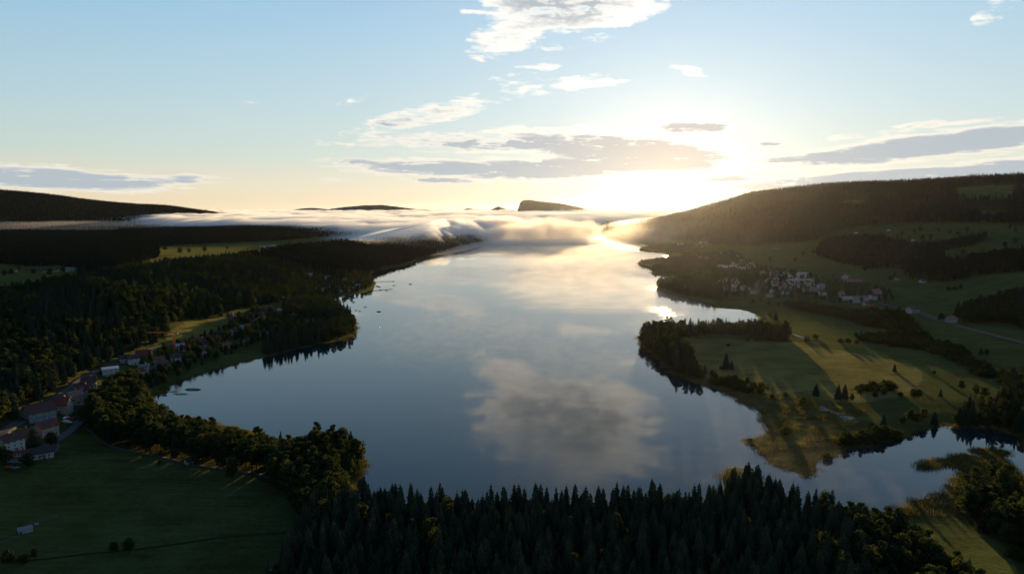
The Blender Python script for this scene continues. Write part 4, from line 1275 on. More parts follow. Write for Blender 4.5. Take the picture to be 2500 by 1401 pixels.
# ------------------------------------------------------------------ cars
M_TYRE = simple('tyre', (0.02, 0.02, 0.02), .8)
CARC = {'white': (0.7, 0.7, 0.7), 'red': (0.45, 0.03, 0.02), 'dark': (0.03, 0.035, 0.045), 'blue': (0.05, 0.12, 0.25), 'silver': (0.45, 0.46, 0.48)}
_cw = []
for k in range(10):
    a = 6.2832 * k / 10
    _cw.append((math.cos(a) * .33, math.sin(a) * .33))
_V = [(c_, -.11, s_ + .33) for c_, s_ in _cw] + [(c_, .11, s_ + .33) for c_, s_ in _cw]
WHEEL = mesh('wheel', _V, [tuple(range(10)), tuple(range(19, 9, -1))] + [(k, 10 + k, 10 + (k + 1) % 10, (k + 1) % 10) for k in range(10)], (M_TYRE,))


def car(px, py, ang, colr, label, van=False):
    x, y = gp(px, py)
    e = put('van' if van else 'parked_car', None, None, (x, y, float(hz(x, y)) + .42), ang * D2R)
    tag(e, label, 'van' if van else 'car', 'cars parked in the near village')
    L_, W_ = (2.6, .95) if van else (2.2, .88)
    top = 2.1 if van else 1.42
    prof = [(-L_, .3), (-L_, .85), (-L_ * .92, .95 if not van else top - .1), (-L_ * .62, top - .04), (L_ * .22, top), (L_ * .5, .98), (L_ * .95, .82), (L_, .6), (L_, .3)]
    n = len(prof)
    V = [(a, -W_ * (1 if z < 1.0 else .84), z) for a, z in prof] + [(a, W_ * (1 if z < 1.0 else .84), z) for a, z in prof]
    F = [tuple(range(n - 1, -1, -1)), tuple(range(n, 2 * n))] + [(k, (k + 1) % n, n + (k + 1) % n, n + k) for k in range(n)]
    pm = bpy.data.materials.get('paint_' + colr)
    if pm is None:
        pm, gg, oo = mat('paint_' + colr); bb = pbsdf(gg, oo, CARC[colr] + (1,), .25, .5)
    kid(e, 'body', mesh('body', V, F, (pm,)))
    for s_ in (-1, 1):
        yy = s_ * (W_ * .93 + .012)
        kid(e, 'side_window', mesh('side_window', [(-L_ * .58, yy, 1.0), (L_ * .38, yy, 1.0), (L_ * .2, s_ * (W_ * .85 + .012), top - .12), (-L_ * .5, s_ * (W_ * .85 + .012), top - .12)], [(0, 1, 2, 3) if s_ < 0 else (3, 2, 1, 0)], (M_PANE,)))
    kid(e, 'windscreen', mesh('windscreen', [(L_ * .27, -W_ * .75, top - .03), (L_ * .27, W_ * .75, top - .03), (L_ * .5, W_ * .8, 1.01), (L_ * .5, -W_ * .8, 1.01)], [(0, 3, 2, 1)], (M_PANE,)))
    for sx in (-1, 1):
        for sy in (-1, 1):
            kid(e, 'wheel', WHEEL, (sx * L_ * .62, sy * (W_ - .1), 0))
    KEEP_OUT.append((x, y, 5))


car(162, 1022, 80, 'white', 'white car parked behind the others in the small car park')
car(172, 1023, 80, 'red', 'dark red car beside the white one in the car park')
car(181, 1025, 80, 'dark', 'dark car at the road end of the car park row')
car(160, 1031, 5, 'white', 'long white car parked along the lawn edge')
car(167, 1034, 5, 'silver', 'small silver car behind the long white car')
car(252, 963, 50, 'white', 'white van at the roadside beyond the tall cream house', True)
car(25, 1144, 10, 'red', 'bright red car at the yard in the lower left corner')
car(40, 1146, 10, 'blue', 'blue car next to the bright red one')
put_lot = ribbon('car_park', [(152, 1027), (165, 1028), (185, 1030), (196, 1033)], 9, M_ASPH, .32, 1)

# ------------------------------------------------------------------ tower crane
M_CRANE = simple('orange_crane_paint', (0.50, 0.16, 0.03), .5)
x, y = gp(427, 868)
cr = put('tower_crane', None, None, (x, y, float(hz(x, y))), 0)
tag(cr, 'orange tower crane with long jib reaching left over the shore houses', 'crane')
H_ = 24.0


def bars(name, segs, r, m):
    V, F = [], []
    for p, q_ in segs:
        p, q_ = Vector(p), Vector(q_); d = (q_ - p).normalized(); u = d.orthogonal().normalized(); v = d.cross(u); i = len(V)
        for c_ in (p, q_):
            for k in range(4):
                a = math.pi / 4 + k * math.pi / 2
                V.append(tuple(c_ + (u * math.cos(a) + v * math.sin(a)) * r))
        F += [(i + k, i + (k + 1) % 4, i + 4 + (k + 1) % 4, i + 4 + k) for k in range(4)] + [(i + 3, i + 2, i + 1, i), (i + 4, i + 5, i + 6, i + 7)]
    return mesh(name, V, F, (m,))


seg = []
for sx in (-.8, .8):
    for sy in (-.8, .8): seg.append(((sx, sy, 0), (sx, sy, H_)))
for k in range(12):
    z0, z1 = H_ * k / 12, H_ * (k + 1) / 12
    seg += [((-.8, -.8, z0), (.8, -.8, z1)), ((.8, .8, z0), (-.8, .8, z1)), ((-.8, .8, z0), (-.8, -.8, z1)), ((.8, -.8, z0), (.8, .8, z1))]
kid(cr, 'mast', bars('mast', seg, .16, M_CRANE))
seg = [((4, -.6, H_ + .4), (-27, -.6, H_ + .4)), ((4, .6, H_ + .4), (-27, .6, H_ + .4)), ((2, 0, H_ + 1.8), (-27, 0, H_ + 1.5))]
for k in range(20):
    x0 = 3 - k * 1.5
    seg += [((x0, -.6, H_ + .4), (x0 - .75, 0, H_ + 1.7)), ((x0 - .75, 0, H_ + 1.7), (x0 - 1.5, .6, H_ + .4))]
kid(cr, 'jib', bars('jib', seg, .14, M_CRANE))
kid(cr, 'cabin', boxes('cabin', [(-1.2, .4, -1.9, -.85, H_ - 2.2, H_ - .2)], (M_TRIM,)))
kid(cr, 'counterweight', boxes('counterweight', [(2.6, 4.2, -.9, .9, H_ - 1.0, H_ + .3)], (WALLS['stone'],)))
kid(cr, 'foot', boxes('foot', [(-2, 2, -2, 2, -1, .3)], (WALLS['stone'],)))

# ------------------------------------------------------------------ jetties and boats
M_PLANK = simple('weathered_planks', (0.13, 0.105, 0.08), .85, .2, .3, 2.)
PLANK = boxes('plank', [(-.14, .14, -1.1, 1.1, .70, .76)], (M_PLANK,))
POST = boxes('post', [(-.14, .14, -.14, .14, -3, 1.3)], (M_BARK,))


def jetty(p0, p1, label, wide=1.0):
    a, b = Vector(flat(*p0)), Vector(flat(*p1))
    L_ = (b - a).length
    e = put('jetty', None, None, (a.x, a.y, 0), math.atan2(b.y - a.y, b.x - a.x))
    tag(e, label, 'jetty', 'jetties off the wooded left shore')
    kid(e, 'beam', boxes('beam', [(-4, L_, -.9, -.7, .5, .69), (-4, L_, .7, .9, .5, .69)], (M_PLANK,)))
    kid(e, 'deck', boxes('deck', [(-4 + k * .62, -4 + k * .62 + .56, -1.1 * wide, 1.1 * wide, .70, .78) for k in range(int((L_ + 4) / .62))], (M_PLANK,)))['kind'] = 'stuff'
    for k in range(int(L_ / 7) + 1):
        for s_ in (-1, 1):
            kid(e, 'post', POST, (k * 7.0, s_ * 1.05 * wide, 0))


jetty((914, 688), (964, 687), 'longer upper jetty reaching straight out from the wooded shore', 1.4)
jetty((912, 710), (957, 706), 'lower jetty with boats tied alongside, below the longer one', 1.4)
M_HULL_W = simple('white_hull', (0.62, 0.62, 0.6), .35); M_HULL_D = simple('dark_hull', (0.05, 0.06, 0.08), .4)


def boat(px, py, ang, L_, label, dark=False, cabin=True, mast_=False):
    x, y = flat(px, py)
    e = put('boat', None, None, (x, y, 0), ang * D2R)
    tag(e, label, 'boat', 'boats moored off the left shore')
    st = [(-.5, .30), (-.3, .36), (0, .38), (.25, .30), (.42, .14), (.5, .01)]
    V, F = [], []
    for t, w in st:
        xx = t * L_; ww = w * L_ * .5
        V += [(xx, -ww, .62), (xx, -ww * .75, -.1), (xx, 0, -.35), (xx, ww * .75, -.1), (xx, ww, .62), (xx, ww * .85, .5), (xx, -ww * .85, .5)]
    for k in range(len(st) - 1):
        for j in range(7):
            F.append((k * 7 + j, k * 7 + (j + 1) % 7, (k + 1) * 7 + (j + 1) % 7, (k + 1) * 7 + j))
    F += [tuple(range(6, -1, -1)), tuple(range(35, 42))]
    kid(e, 'hull', mesh('hull', V, F, (M_HULL_D if dark else M_HULL_W,)))
    if cabin:
        kid(e, 'cabin', mesh('cabin', [(-.16 * L_, -.13 * L_, .5), (.2 * L_, -.10 * L_, .5), (.2 * L_, .10 * L_, .5), (-.16 * L_, .13 * L_, .5), (-.14 * L_, -.11 * L_, 1.35), (.10 * L_, -.09 * L_, 1.35), (.10 * L_, .09 * L_, 1.35), (-.14 * L_, .11 * L_, 1.35)],
                               [(4, 5, 6, 7), (0, 1, 5, 4), (1, 2, 6, 5), (2, 3, 7, 6), (3, 0, 4, 7)], (M_HULL_D,)))
    if mast_:
        kid(e, 'mast', bars('mast', [((0, 0, .5), (0, 0, L_ * 1.1)), ((0, 0, 1.4), (-.4 * L_, 0, 1.4))], .07, M_TRIM))


boat(925, 761, 20, 7.5, 'dark cabin boat moored alone off the wooded point', True)
boat(925, 797, 95, 7.5, 'white open boat furthest down the bay', False, False)
boat(892, 750, 30, 4.5, 'small round dinghy between the jetty village and the cabin boat', True, False)
boat(863, 738, 40, 6.0, 'dark boat near the shore below the jetties', True)
boat(865, 727, 10, 5.5, 'flat boat close under the reflected trees', True, False)
boat(1002, 694, 10, 8.0, 'lone boat furthest out beyond the jetties', True)
boat(962, 697, 0, 6.0, 'boat just off the end of the upper jetty', True)
boat(869, 758, 5, 3.5, 'tiny rowing boat, left of a pair', True, False)
boat(878, 760, 5, 3.5, 'tiny rowing boat, right of a pair', True, False)
boat(929, 708, 8, 6.0, 'boat tied to the middle of the lower jetty', True)
boat(943, 709, 8, 6.0, 'boat tied near the end of the lower jetty', True)
boat(921, 699, 30, 9.0, 'larger boat at the boathouse between the jetties', True)
boat(926, 701, 10, 6.0, 'small boat beside the larger one at the boathouse', True)
boat(960, 687.5, 8, 5.0, 'white boat beside the upper jetty head', False)
boat(1617, 720, 10, 6.0, 'dark boat off the wooded point under the sun glare', True)
boat(1624, 725, 20, 6.0, 'second dark boat under the sun glare, nearer of the two', True)
boat(1586, 666, 10, 8.0, 'boat beside the haze-lit far point', True)

# ------------------------------------------------------------------ plant the forests
zs = {}
for zn, st_ in (('front_spruce', 5.3), ('front_mixed', 6.2), ('shore_belt', 5.2), ('left_village', 9.0), ('left_point', 7.5), ('jetty_village', 12), ('ridge', 8.2), ('valley_wood_near', 11.0), ('valley_wood_far', 12.5),
                ('left_mountain', 19.0), ('right_mountain', 15.0), ('right_block', 10.5), ('right_wood', 8.5), ('right_shore_wood', 6.5), ('marsh_wood', 7.0), ('tip_wood', 6.2), ('tip_row', 6.5), ('island_wood', 8.5), ('far_point', 9.0),
                ('far_point_b', 10), ('right_village', 15), ('alder_a', 6.0), ('alder_b', 5.5), ('alder_c', 6.0), ('bay_alder', 4.0), ('bank_hedge', 4.5), ('bank_scrub', 5.5)):
    zs[zn] = free(sample(zn, st_, wet=2.2))


def split(p, f):
    """f = share of conifers, varying in patches"""
    if not len(p): return p, p
    k = fbm(p[:, 0] / 70 + 11, p[:, 1] / 70, 3) + (rng.random(len(p)) - .5) * .5
    th = np.quantile(k, 1 - f) if 0 < f < 1 else (-9 if f >= 1 else 9)
    return p[k > th], p[k <= th]


def nearest(p, n):
    """the n that show largest inside the frame"""
    px, py = project(p[:, 0], p[:, 1], p[:, 2] + 18)
    vis = (px > -40) & (px < 2540) & (py < 1480)
    d = np.hypot(p[:, 0], p[:, 1]) + np.where(vis, 0, 1e6)
    o = np.argsort(d)[:n]
    m = np.zeros(len(p), bool); m[o] = vis[o]
    return p[m], p[~m]


proto_s, proto_d, proto_b = [], [], []
first_s, rest_s = nearest(zs['front_spruce'], 285)
fm_s, fm_d = split(zs['front_mixed'], .12)
sb_s, sb_d = split(zs['shore_belt'], .10)
mw_d = zs['marsh_wood']
for k, me_ in enumerate(SPR):
    e = tree_proto('spruce_tree', me_, T_SPR, 'tall dark spruce standing in the dense forest along the bottom edge', 'spruce', 'spruces of the front forest')
    proto_s.append(e)
for i, p in enumerate(first_s):
    e = proto_s[i] if i < 4 else copy_tree(proto_s[i % 4])
    s_ = rng.triangular(.55, .92, 1.06)
    e.location = p; e.rotation_euler = (0, 0, rng.uniform(0, 6.28)); e.scale = (s_, s_, s_)
    qx, qy = project(p[0], p[1], p[2] + 20 * s_)
    side_ = 'left third' if qx < 1080 else ('middle third' if qx < 1480 else 'right third')
    row_ = 'at the bottom edge' if qy > 1330 else 'one row up from the bottom edge'
    siz_ = 'short' if s_ < .75 else ('middling' if s_ < .9 else 'tall')
    e['label'] = f'{siz_} dark spruce {row_}, {side_} of the front forest'
dn = np.concatenate([fm_d, sb_d])
where_d = np.concatenate([np.zeros(len(fm_d)), np.ones(len(sb_d))])
pxd, pyd = project(dn[:, 0], dn[:, 1], dn[:, 2] + 8)
vis = (pxd > -20) & (pxd < 2520) & (pyd < 1440)
od = np.argsort(np.hypot(dn[:, 0], dn[:, 1]) + np.where(vis, 0, 1e6))[:210]
LD = ['round leafy tree in the mixed wood at the lower right corner', 'leafy tree in the belt between the dark meadow and the lake']
GD = ['leafy trees of the lower right wood', 'leafy trees of the belt by the meadow']
for k, me_ in enumerate(DEC):
    proto_d.append(tree_proto('leafy_tree', me_, T_DEC[k], LD[0], 'tree', GD[0]))
for i, j in enumerate(od):
    e = proto_d[i] if i < 4 else copy_tree(proto_d[i % 4])
    w_ = int(where_d[j]); s_ = rng.uniform(.92, 1.25) if w_ else rng.uniform(.7, 1.12)
    e.location = dn[j]; e.rotation_euler = (0, 0, rng.uniform(0, 6.28)); e.scale = (s_, s_, s_ * rng.uniform(.9, 1.1))
    qx, qy = project(*dn[j])
    if w_:
        t_ = ('beside the village road bend' if qx < 330 else 'between path and reeds, left of the hut' if qx < 450 else 'between path and reeds, right of the hut' if qx < 640 else 'on the wooded tip before the spruces')
        e['label'] = 'leafy tree of the shore belt ' + t_
    else:
        e['label'] = 'round leafy tree of the lower right wood, ' + ('against the spruces' if qx < 2080 else 'in its middle' if qx < 2230 else 'at its edge by the narrow meadow')
    e['group'] = GD[w_]
keep_ = np.ones(len(dn), bool); keep_[od] = False
fm_d, sb_d = dn[keep_ & (where_d == 0)], dn[keep_ & (where_d == 1)]


def at_px(px, py):
    x, y = gp(px, py); return (x, y, float(hz(x, y)) - .1)


# single trees one can point at: kind, px, py (foot), scale, label
SOLO = [
    ('s', 1772, 903, .86, 'tallest spruce alone in the golden peninsula meadow'), ('s', 1786, 903, .5, 'short spruce leaning on the tallest meadow spruce'), ('b', 1762, 903, 1.1, 'bush at the left foot of the tallest meadow spruce'),
    ('s', 1826, 832, .55, 'left of two small spruces before the peninsula tree row'), ('s', 1846, 832, .55, 'right of two small spruces before the peninsula tree row'), ('d', 1878, 834, .7, 'leafy tree in front of the right end of the peninsula row'),
    ('s', 1700, 912, .62, 'slim spruce at the foot of the peninsula grove'), ('s', 1720, 912, .5, 'small spruce between the grove and the round bush'), ('d', 1738, 920, .6, 'round pale leafy tree near the water by the small spruces'),
    ('s', 1992, 965, .62, 'single dark spruce at the edge of the marsh'), ('s', 2046, 975, .68, 'left spruce of the pair by the hedge bank'), ('s', 2062, 976, .66, 'right spruce of the pair by the hedge bank'), ('d', 2080, 978, .5, 'low leafy tree right of the spruce pair'),
    ('d', 2101, 970, .72, 'spreading tree between the spruce pair and the hedge bank'), ('d', 2135, 972, .6, 'leafy tree in front of the long hedge bank, left one'), ('d', 2158, 970, .62, 'leafy tree in front of the long hedge bank, right one'),
    ('b', 2198, 968, 1.3, 'low round bush beyond the end of the hedge bank'), ('d', 2230, 974, .78, 'double-crowned birch in the middle of the meadow, left half'), ('d', 2243, 976, .68, 'double-crowned birch in the middle of the meadow, right half'),
    ('s', 2184, 907, .42, 'slender small spruce alone in the upper meadow'), ('d', 2346, 951, .72, 'oval tree standing alone by the meadow bank'), ('d', 2382, 968, .68, 'left of two round trees on the lower meadow'), ('d', 2403, 974, .74, 'right of two round trees on the lower meadow'),
    ('s', 2296, 968, .35, 'tiny conifer in the open lower meadow'), ('s', 2316, 881, .45, 'small conifer in front of the alder thicket'), ('s', 2395, 865, .42, 'conifer beyond the alder thicket, left of two bushes'), ('d', 2408, 870, .5, 'bushy tree beyond the alder thicket'),
    ('d', 2280, 917, .4, 'low bush at the bend of the meadow bank'), ('s', 2281, 1037, .62, 'pointed spruce on the bank of the small bay'), ('d', 2222, 1034, .85, 'golden leafy tree above the small bay'), ('d', 2205, 1036, .6, 'smaller golden tree left of the one above the bay'), ('d', 2240, 1034, .75, 'golden tree second above the small bay'), ('d', 2254, 1030, .8, 'tall slim golden tree near the bay spruce'),
    ('s', 2353, 1036, .66, 'spruce at the edge of the dark bay wood'), ('d', 2332, 1034, .6, 'leafy tree left of the bay wood spruce'), ('s', 2156, 1056, .72, 'broad dark conifer rising from the alders on the bay shore'), ('d', 2128, 1050, .5, 'leafy tree left of the broad dark conifer'),
    ('b', 2018, 1119, 1.5, 'round bush overhanging the water at the peninsula corner'), ('b', 1885, 972, 1.2, 'low bush on the marsh bank, left one'), ('b', 1917, 968, .8, 'small bush on the marsh bank, middle one'), ('b', 1960, 985, 1.4, 'broad bush in the reeds below the dark spruce'), ('b', 1920, 1060, 1.5, 'olive bush in the middle of the marsh'),
    ('d', 2297, 787, .95, 'big leafy tree beside the straight valley road'), ('b', 1778, 845, 1.0, 'bush in the sunlit streak of the peninsula meadow'), ('b', 1718, 815, 1.3, 'bush on the shaded inner meadow'),
    ('s', 1968, 833, .45, 'left small spruce by the shining ditch'), ('s', 1975, 832, .38, 'right small spruce by the shining ditch'), ('b', 1990, 826, 1.4, 'dark bush right of the shining ditch'), ('b', 2052, 838, 1.5, 'left bush on the meadow boundary'), ('b', 2070, 838, 2.0, 'largest bush on the meadow boundary'), ('b', 2092, 840, 1.3, 'right bush on the meadow boundary'),
    ('s', 1894, 781, .7, 'conifer at the head of the bright bay'), ('d', 1880, 778, .8, 'leafy tree beside the conifer at the bright bay'), ('s', 1878, 744, .6, 'conifer on the meadow below the village'), ('d', 1856, 740, .9, 'round tree on the meadow below the village'), ('d', 1838, 742, .6, 'small tree left of the round one below the village'), ('d', 1900, 748, .6, 'small tree right of the conifer below the village'),
    ('d', 315, 1350, .62, 'taller of the two round trees on the field ditch'), ('d', 278, 1348, .45, 'smaller round tree left of the taller one on the ditch'), ('d', 20, 1378, .6, 'leftmost tree on the field ditch'), ('b', 56, 1372, .9, 'bush between the two left ditch trees'), ('d', 84, 1368, .36, 'small tree right of the ditch bush'),
    ('s', 80, 1094, .85, 'dark garden spruce before the orange-brown house'), ('d', 125, 1090, .85, 'round garden tree in front of the cream gabled house'), ('d', 68, 1142, .8, 'round tree behind the yard wall'), ('d', 8, 1136, .9, 'dark tree at the left edge below the white house'), ('d', 205, 1034, .95, 'dark tree at the bend of the village road'),
    ('s', 471, 838, .62, 'slim dark poplar-like spruce in the shore village'), ('s', 500, 820, .42, 'small conifer on the sunlit field'), ('d', 585, 785, .9, 'leafy tree where the railway leaves the forest'),
    ('d', 390, 1136, .3, 'sapling beside the field path'), ('d', 567, 1180, 1.0, 'large lone tree standing out from the belt over the meadow'),
    ('s', 2182, 684, .85, 'lone spruce beside the small white cottage'), ('d', 2172, 686, .7, 'bushy tree left of the cottage spruce'), ('d', 2345, 706, .8, 'lone round tree on the right slope meadow'), ('b', 2330, 708, 2.2, 'hedge clump left of the round slope tree'), ('b', 2316, 710, 2.4, 'left end of the slope hedge'),
    ('d', 2112, 662, 1.0, 'round tree at the forest edge above the barn'), ('d', 1942, 640, 1.1, 'dark round tree alone in the upper village meadow'), ('d', 1880, 638, .8, 'tree in the meadow behind the village'),
    ('d', 108, 688, 1.1, 'nearest round tree below the valley farm'), ('d', 82, 670, 1.1, 'round tree in front of the long farm shed'), ('d', 155, 668, 1.1, 'round tree between farm shed and farmhouse'), ('d', 12, 674, 1.2, 'left tree of the pair in the valley field'), ('d', 28, 674, 1.2, 'right tree of the pair in the valley field'), ('d', 46, 662, 1.0, 'tree beside the orange roofed cottage'),
    ('d', 122, 676, 1.2, 'round tree on the ridge side of the farm'), ('s', 205, 672, 1.0, 'tall conifer right of the valley farm'), ('d', 500, 618, 1.6, 'single tree in the far bright valley meadow'), ('d', 440, 622, 1.7, 'left tree of the far meadow clump'), ('d', 462, 620, 1.4, 'right tree of the far meadow clump'), ('d', 404, 614, 1.4, 'tree at the wood corner of the far meadow'), ('d', 555, 611, .9, 'small distant tree in the misty meadow'),
    ('d', 2190, 583, 1.3, 'leftmost round tree on the high meadow'), ('d', 2202, 578, 1.1, 'second round tree on the high meadow'), ('d', 2232, 571, 1.1, 'tree at the top of the high meadow'), ('d', 2246, 568, 1.4, 'largest tree at the top of the high meadow'), ('d', 2292, 566, .9, 'small tree on the high meadow ridge'), ('d', 2318, 572, 1.2, 'tree left of the high meadow hedge'),
    ('d', 2360, 571, 1.5, 'pointed tree at the right of the high meadow hedge'), ('b', 2340, 572, 3.0, 'hedge between two trees on the high meadow'), ('d', 2220, 586, 1.2, 'tree left of the white chalet'), ('d', 2252, 588, 1.3, 'tree right of the white chalet'), ('s', 2256, 588, .9, 'conifer behind the white chalet'), ('d', 2272, 590, 1.4, 'broad tree right of the chalet conifer'),
    ('d', 2352, 622, 1.2, 'single round tree on the lower slope terrace'), ('d', 2452, 606, 1.3, 'upper tree on the right slope terrace'), ('d', 2454, 614, .8, 'lower tree on the right slope terrace'), ('d', 2478, 600, 1.6, 'broad tree near the right edge of the slope'), ('d', 2465, 562, 1.2, 'tree high at the right edge'), ('s', 2478, 566, 1.1, 'conifer group high at the right edge'),
]
solo_s = [e for e in proto_s]
for (kd, a, b, sc_, lab) in SOLO:
    p = at_px(a, b)
    if kd == 's':
        o = put('spruce_tree', None, None, p, rng.uniform(0, 6), sc_); tag(o, lab, 'spruce')
        k = int(rng.integers(0, 4)); kid(o, 'crown', SPR[k]); kid(o, 'trunk', T_SPR)
        o.scale = (sc_ * 1.3, sc_ * 1.3, sc_ * .86)
    elif kd == 'd':
        o = put('leafy_tree', None, None, p, rng.uniform(0, 6), sc_); tag(o, lab, 'tree')
        k = int(rng.integers(0, 3)); kid(o, 'crown', DEC[k]); kid(o, 'trunk', T_DEC[k])
    else:
        o = put('bush', None, None, p, rng.uniform(0, 6), sc_); tag(o, lab, 'bush')
        k = int(rng.integers(0, 2)); kid(o, 'crown', BUSH[k]); kid(o, 'stem', T_BUSH)
        proto_b.append(o)

# low-detail kin for the distance: two real trees of the far slopes
low_s, low_d = [], []
for me_, (a, b) in zip(LOWS, [(1880, 590), (1905, 588)]):
    o = put('spruce_tree', me_, None, at_px(a, b), 0, 1.0); tag(o, 'spruce at the foot of the dark right hill, %s' % ('left of a pair' if a < 1900 else 'right of a pair'), 'spruce'); low_s.append(o)
for me_, (a, b) in zip(LOWD, [(1960, 625), (1985, 620)]):
    o = put('leafy_tree', me_, None, at_px(a, b), 0, 1.0); tag(o, 'leafy tree on the meadow under the dark hill, %s' % ('left of a pair' if a < 1970 else 'right of a pair'), 'tree'); low_d.append(o)

tw_s, tw_d = split(zs['tip_wood'], .22)
instance_stuff('front_forest', 'spruce forest behind the nearest trees', [(proto_s, rest_s[::2], .75, 1.02), (proto_s, rest_s[1::4], .5, .9), (proto_s, rest_s[7::8], .55, .9), (proto_s, rest_s[3::16], .7, 1.0), (proto_d, rest_s[11::16], .8, 1.15), (proto_s, fm_s, .6, .85), (proto_d, fm_d, .8, 1.2)])
instance_stuff('shore_wood', 'leafy belt between meadow and lake', [(proto_d, sb_d, .9, 1.25), (proto_s, sb_s, .6, .85)])
instance_stuff('marsh_wood', 'young wood at the marsh', [(proto_d, mw_d[::3], .8, 1.15), (proto_d, mw_d[2::3], .5, .8), (proto_b, mw_d[1::3], 1.0, 1.8), (proto_d, zs['right_shore_wood'][::2], .7, 1.05), (proto_s, zs['right_shore_wood'][1::2], .55, .8)])
rg_s, rg_d = split(zs['ridge'], .62)
far_ = rg_s[:, 1] > 1500; fard = rg_d[:, 1] > 1500
instance_stuff('ridge_forest', 'mixed forest clothing the left ridge', [(proto_s, rg_s[~far_], .62, .92), (proto_d, rg_d[~fard], .8, 1.2), (low_s, rg_s[far_], .65, .95), (low_d, rg_d[fard], .8, 1.2)])
lv_s, lv_d = split(zs['left_village'], .12); lp_s, lp_d = split(zs['left_point'], .45); jv_s, jv_d = split(zs['jetty_village'], .25)
instance_stuff('shore_village_wood', 'garden and shore trees of the left villages', [(proto_d, lv_d, .5, .85), (proto_s, lv_s, .4, .6), (proto_d, lp_d, .7, 1.0), (proto_s, lp_s, .6, .9), (proto_d, jv_d, .6, 1.0), (proto_s, jv_s, .5, .8)])
vn_s, vn_d = split(zs['valley_wood_near'], .6); vf_s, vf_d = split(zs['valley_wood_far'], .7)
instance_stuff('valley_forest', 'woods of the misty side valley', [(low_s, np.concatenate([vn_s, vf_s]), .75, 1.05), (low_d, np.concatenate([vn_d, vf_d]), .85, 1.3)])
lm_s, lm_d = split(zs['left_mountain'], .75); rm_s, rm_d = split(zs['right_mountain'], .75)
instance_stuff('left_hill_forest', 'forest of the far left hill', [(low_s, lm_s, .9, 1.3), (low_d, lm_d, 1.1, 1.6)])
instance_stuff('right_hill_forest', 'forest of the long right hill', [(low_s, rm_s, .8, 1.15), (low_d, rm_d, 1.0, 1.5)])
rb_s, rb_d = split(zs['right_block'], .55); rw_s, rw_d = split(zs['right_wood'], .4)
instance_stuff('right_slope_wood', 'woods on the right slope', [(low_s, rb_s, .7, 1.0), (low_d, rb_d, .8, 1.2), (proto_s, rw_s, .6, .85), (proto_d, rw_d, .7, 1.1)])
rv_s, rv_d = split(zs['right_village'], .3); il_s, il_d = split(zs['island_wood'], .35)
instance_stuff('far_shore_wood', 'trees of the village across the lake', [(proto_d, rv_d, .45, .8), (proto_s, rv_s, .4, .65), (proto_d, il_d, .7, 1.0), (proto_s, il_s, .6, .85), (low_d, zs['far_point'], .4, .75), (low_d, zs['far_point_b'], .35, .7)])
tr_s = zs['tip_row']
instance_stuff('peninsula_wood', 'grove and tree row on the peninsula', [(proto_d, tw_d, .75, 1.2), (proto_s, tw_s, .6, .9), (proto_s, tr_s[::2], .6, .88), (proto_d, tr_s[1::4], .9, 1.3), (proto_s, tr_s[3::4], .55, .85)])
al = np.concatenate([zs['alder_a'], zs['alder_b'], zs['alder_c'], zs['bay_alder'], zs['bank_hedge'], zs['bank_scrub']])
instance_stuff('alder_thicket', 'low alder scrub along the meadow streams', [(proto_b, al[::2], 1.0, 2.0), (proto_b, al[1::4], .8, 1.4), (proto_d, al[3::4], .35, .65)])

# reeds along the shallow shores
rd = []
for poly, st_ in ((REED_L, 3.2), (MARSH, 4.5), (MARSH2, 3.2)):
    m_ = in_poly(PX, PY, poly) & (GY < 1100) & (GY > 250)
    x0, x1, y0, y1 = GX[m_].min(), GX[m_].max(), GY[m_].min(), GY[m_].max()
    gx, gy = np.meshgrid(np.arange(x0, x1, st_), np.arange(y0, y1, st_))
    gx = (gx + rng.random(gx.shape) * st_).ravel(); gy = (gy + rng.random(gy.shape) * st_).ravel()
    z = hz(gx, gy); px, py = project(gx, gy, z)
    ok = in_poly(px, py, poly) & (sdl(gx, gy) > -1.5)
    ok &= (fbm(gx / 12, gy / 12, 3) > .42) | (sdl(gx, gy) < 6)
    rd.append(np.stack([gx, gy, np.maximum(z, -.1)], -1)[ok])
# a thin fringe along every near shore
sh = np.array(LAKE)
for i in range(len(sh)):
    a, b = sh[i], sh[(i + 1) % len(sh)]
    L_ = np.hypot(*(b - a))
    if a[1] > 1000: continue
    n_ = int(L_ / 2.2)
    t = rng.random(n_)[:, None]
    p = a + (b - a) * t + (rng.random((n_, 2)) - .5) * 7
    z = hz(p[:, 0], p[:, 1]); s_ = sdl(p[:, 0], p[:, 1]); ok = (s_ > -1.5) & (s_ < 7)
    rd.append(np.stack([p[:, 0], p[:, 1], np.maximum(z, -.1)], -1)[ok])
rd = np.concatenate(rd)
o = put('reed_bed', REED, None, tuple(rd[0]), 0); tag(o, 'reeds at the shore', kind='stuff')
instance_stuff('reeds', 'reeds and sedge along the shores', [([o], rd[1:], .6, 1.25)])

# ------------------------------------------------------------------ far mountains standing out of the fog
M_FAR, gg, oo = mat('far_forest_rock')
geo = gg.node('ShaderNodeNewGeometry')
pbsdf(gg, oo, gg.mixc(gg.noise(geo.outputs['Position'], 0.01, 5.0, .6), (0.030, 0.034, 0.028, 1), (0.075, 0.068, 0.055, 1)), .9, .1)


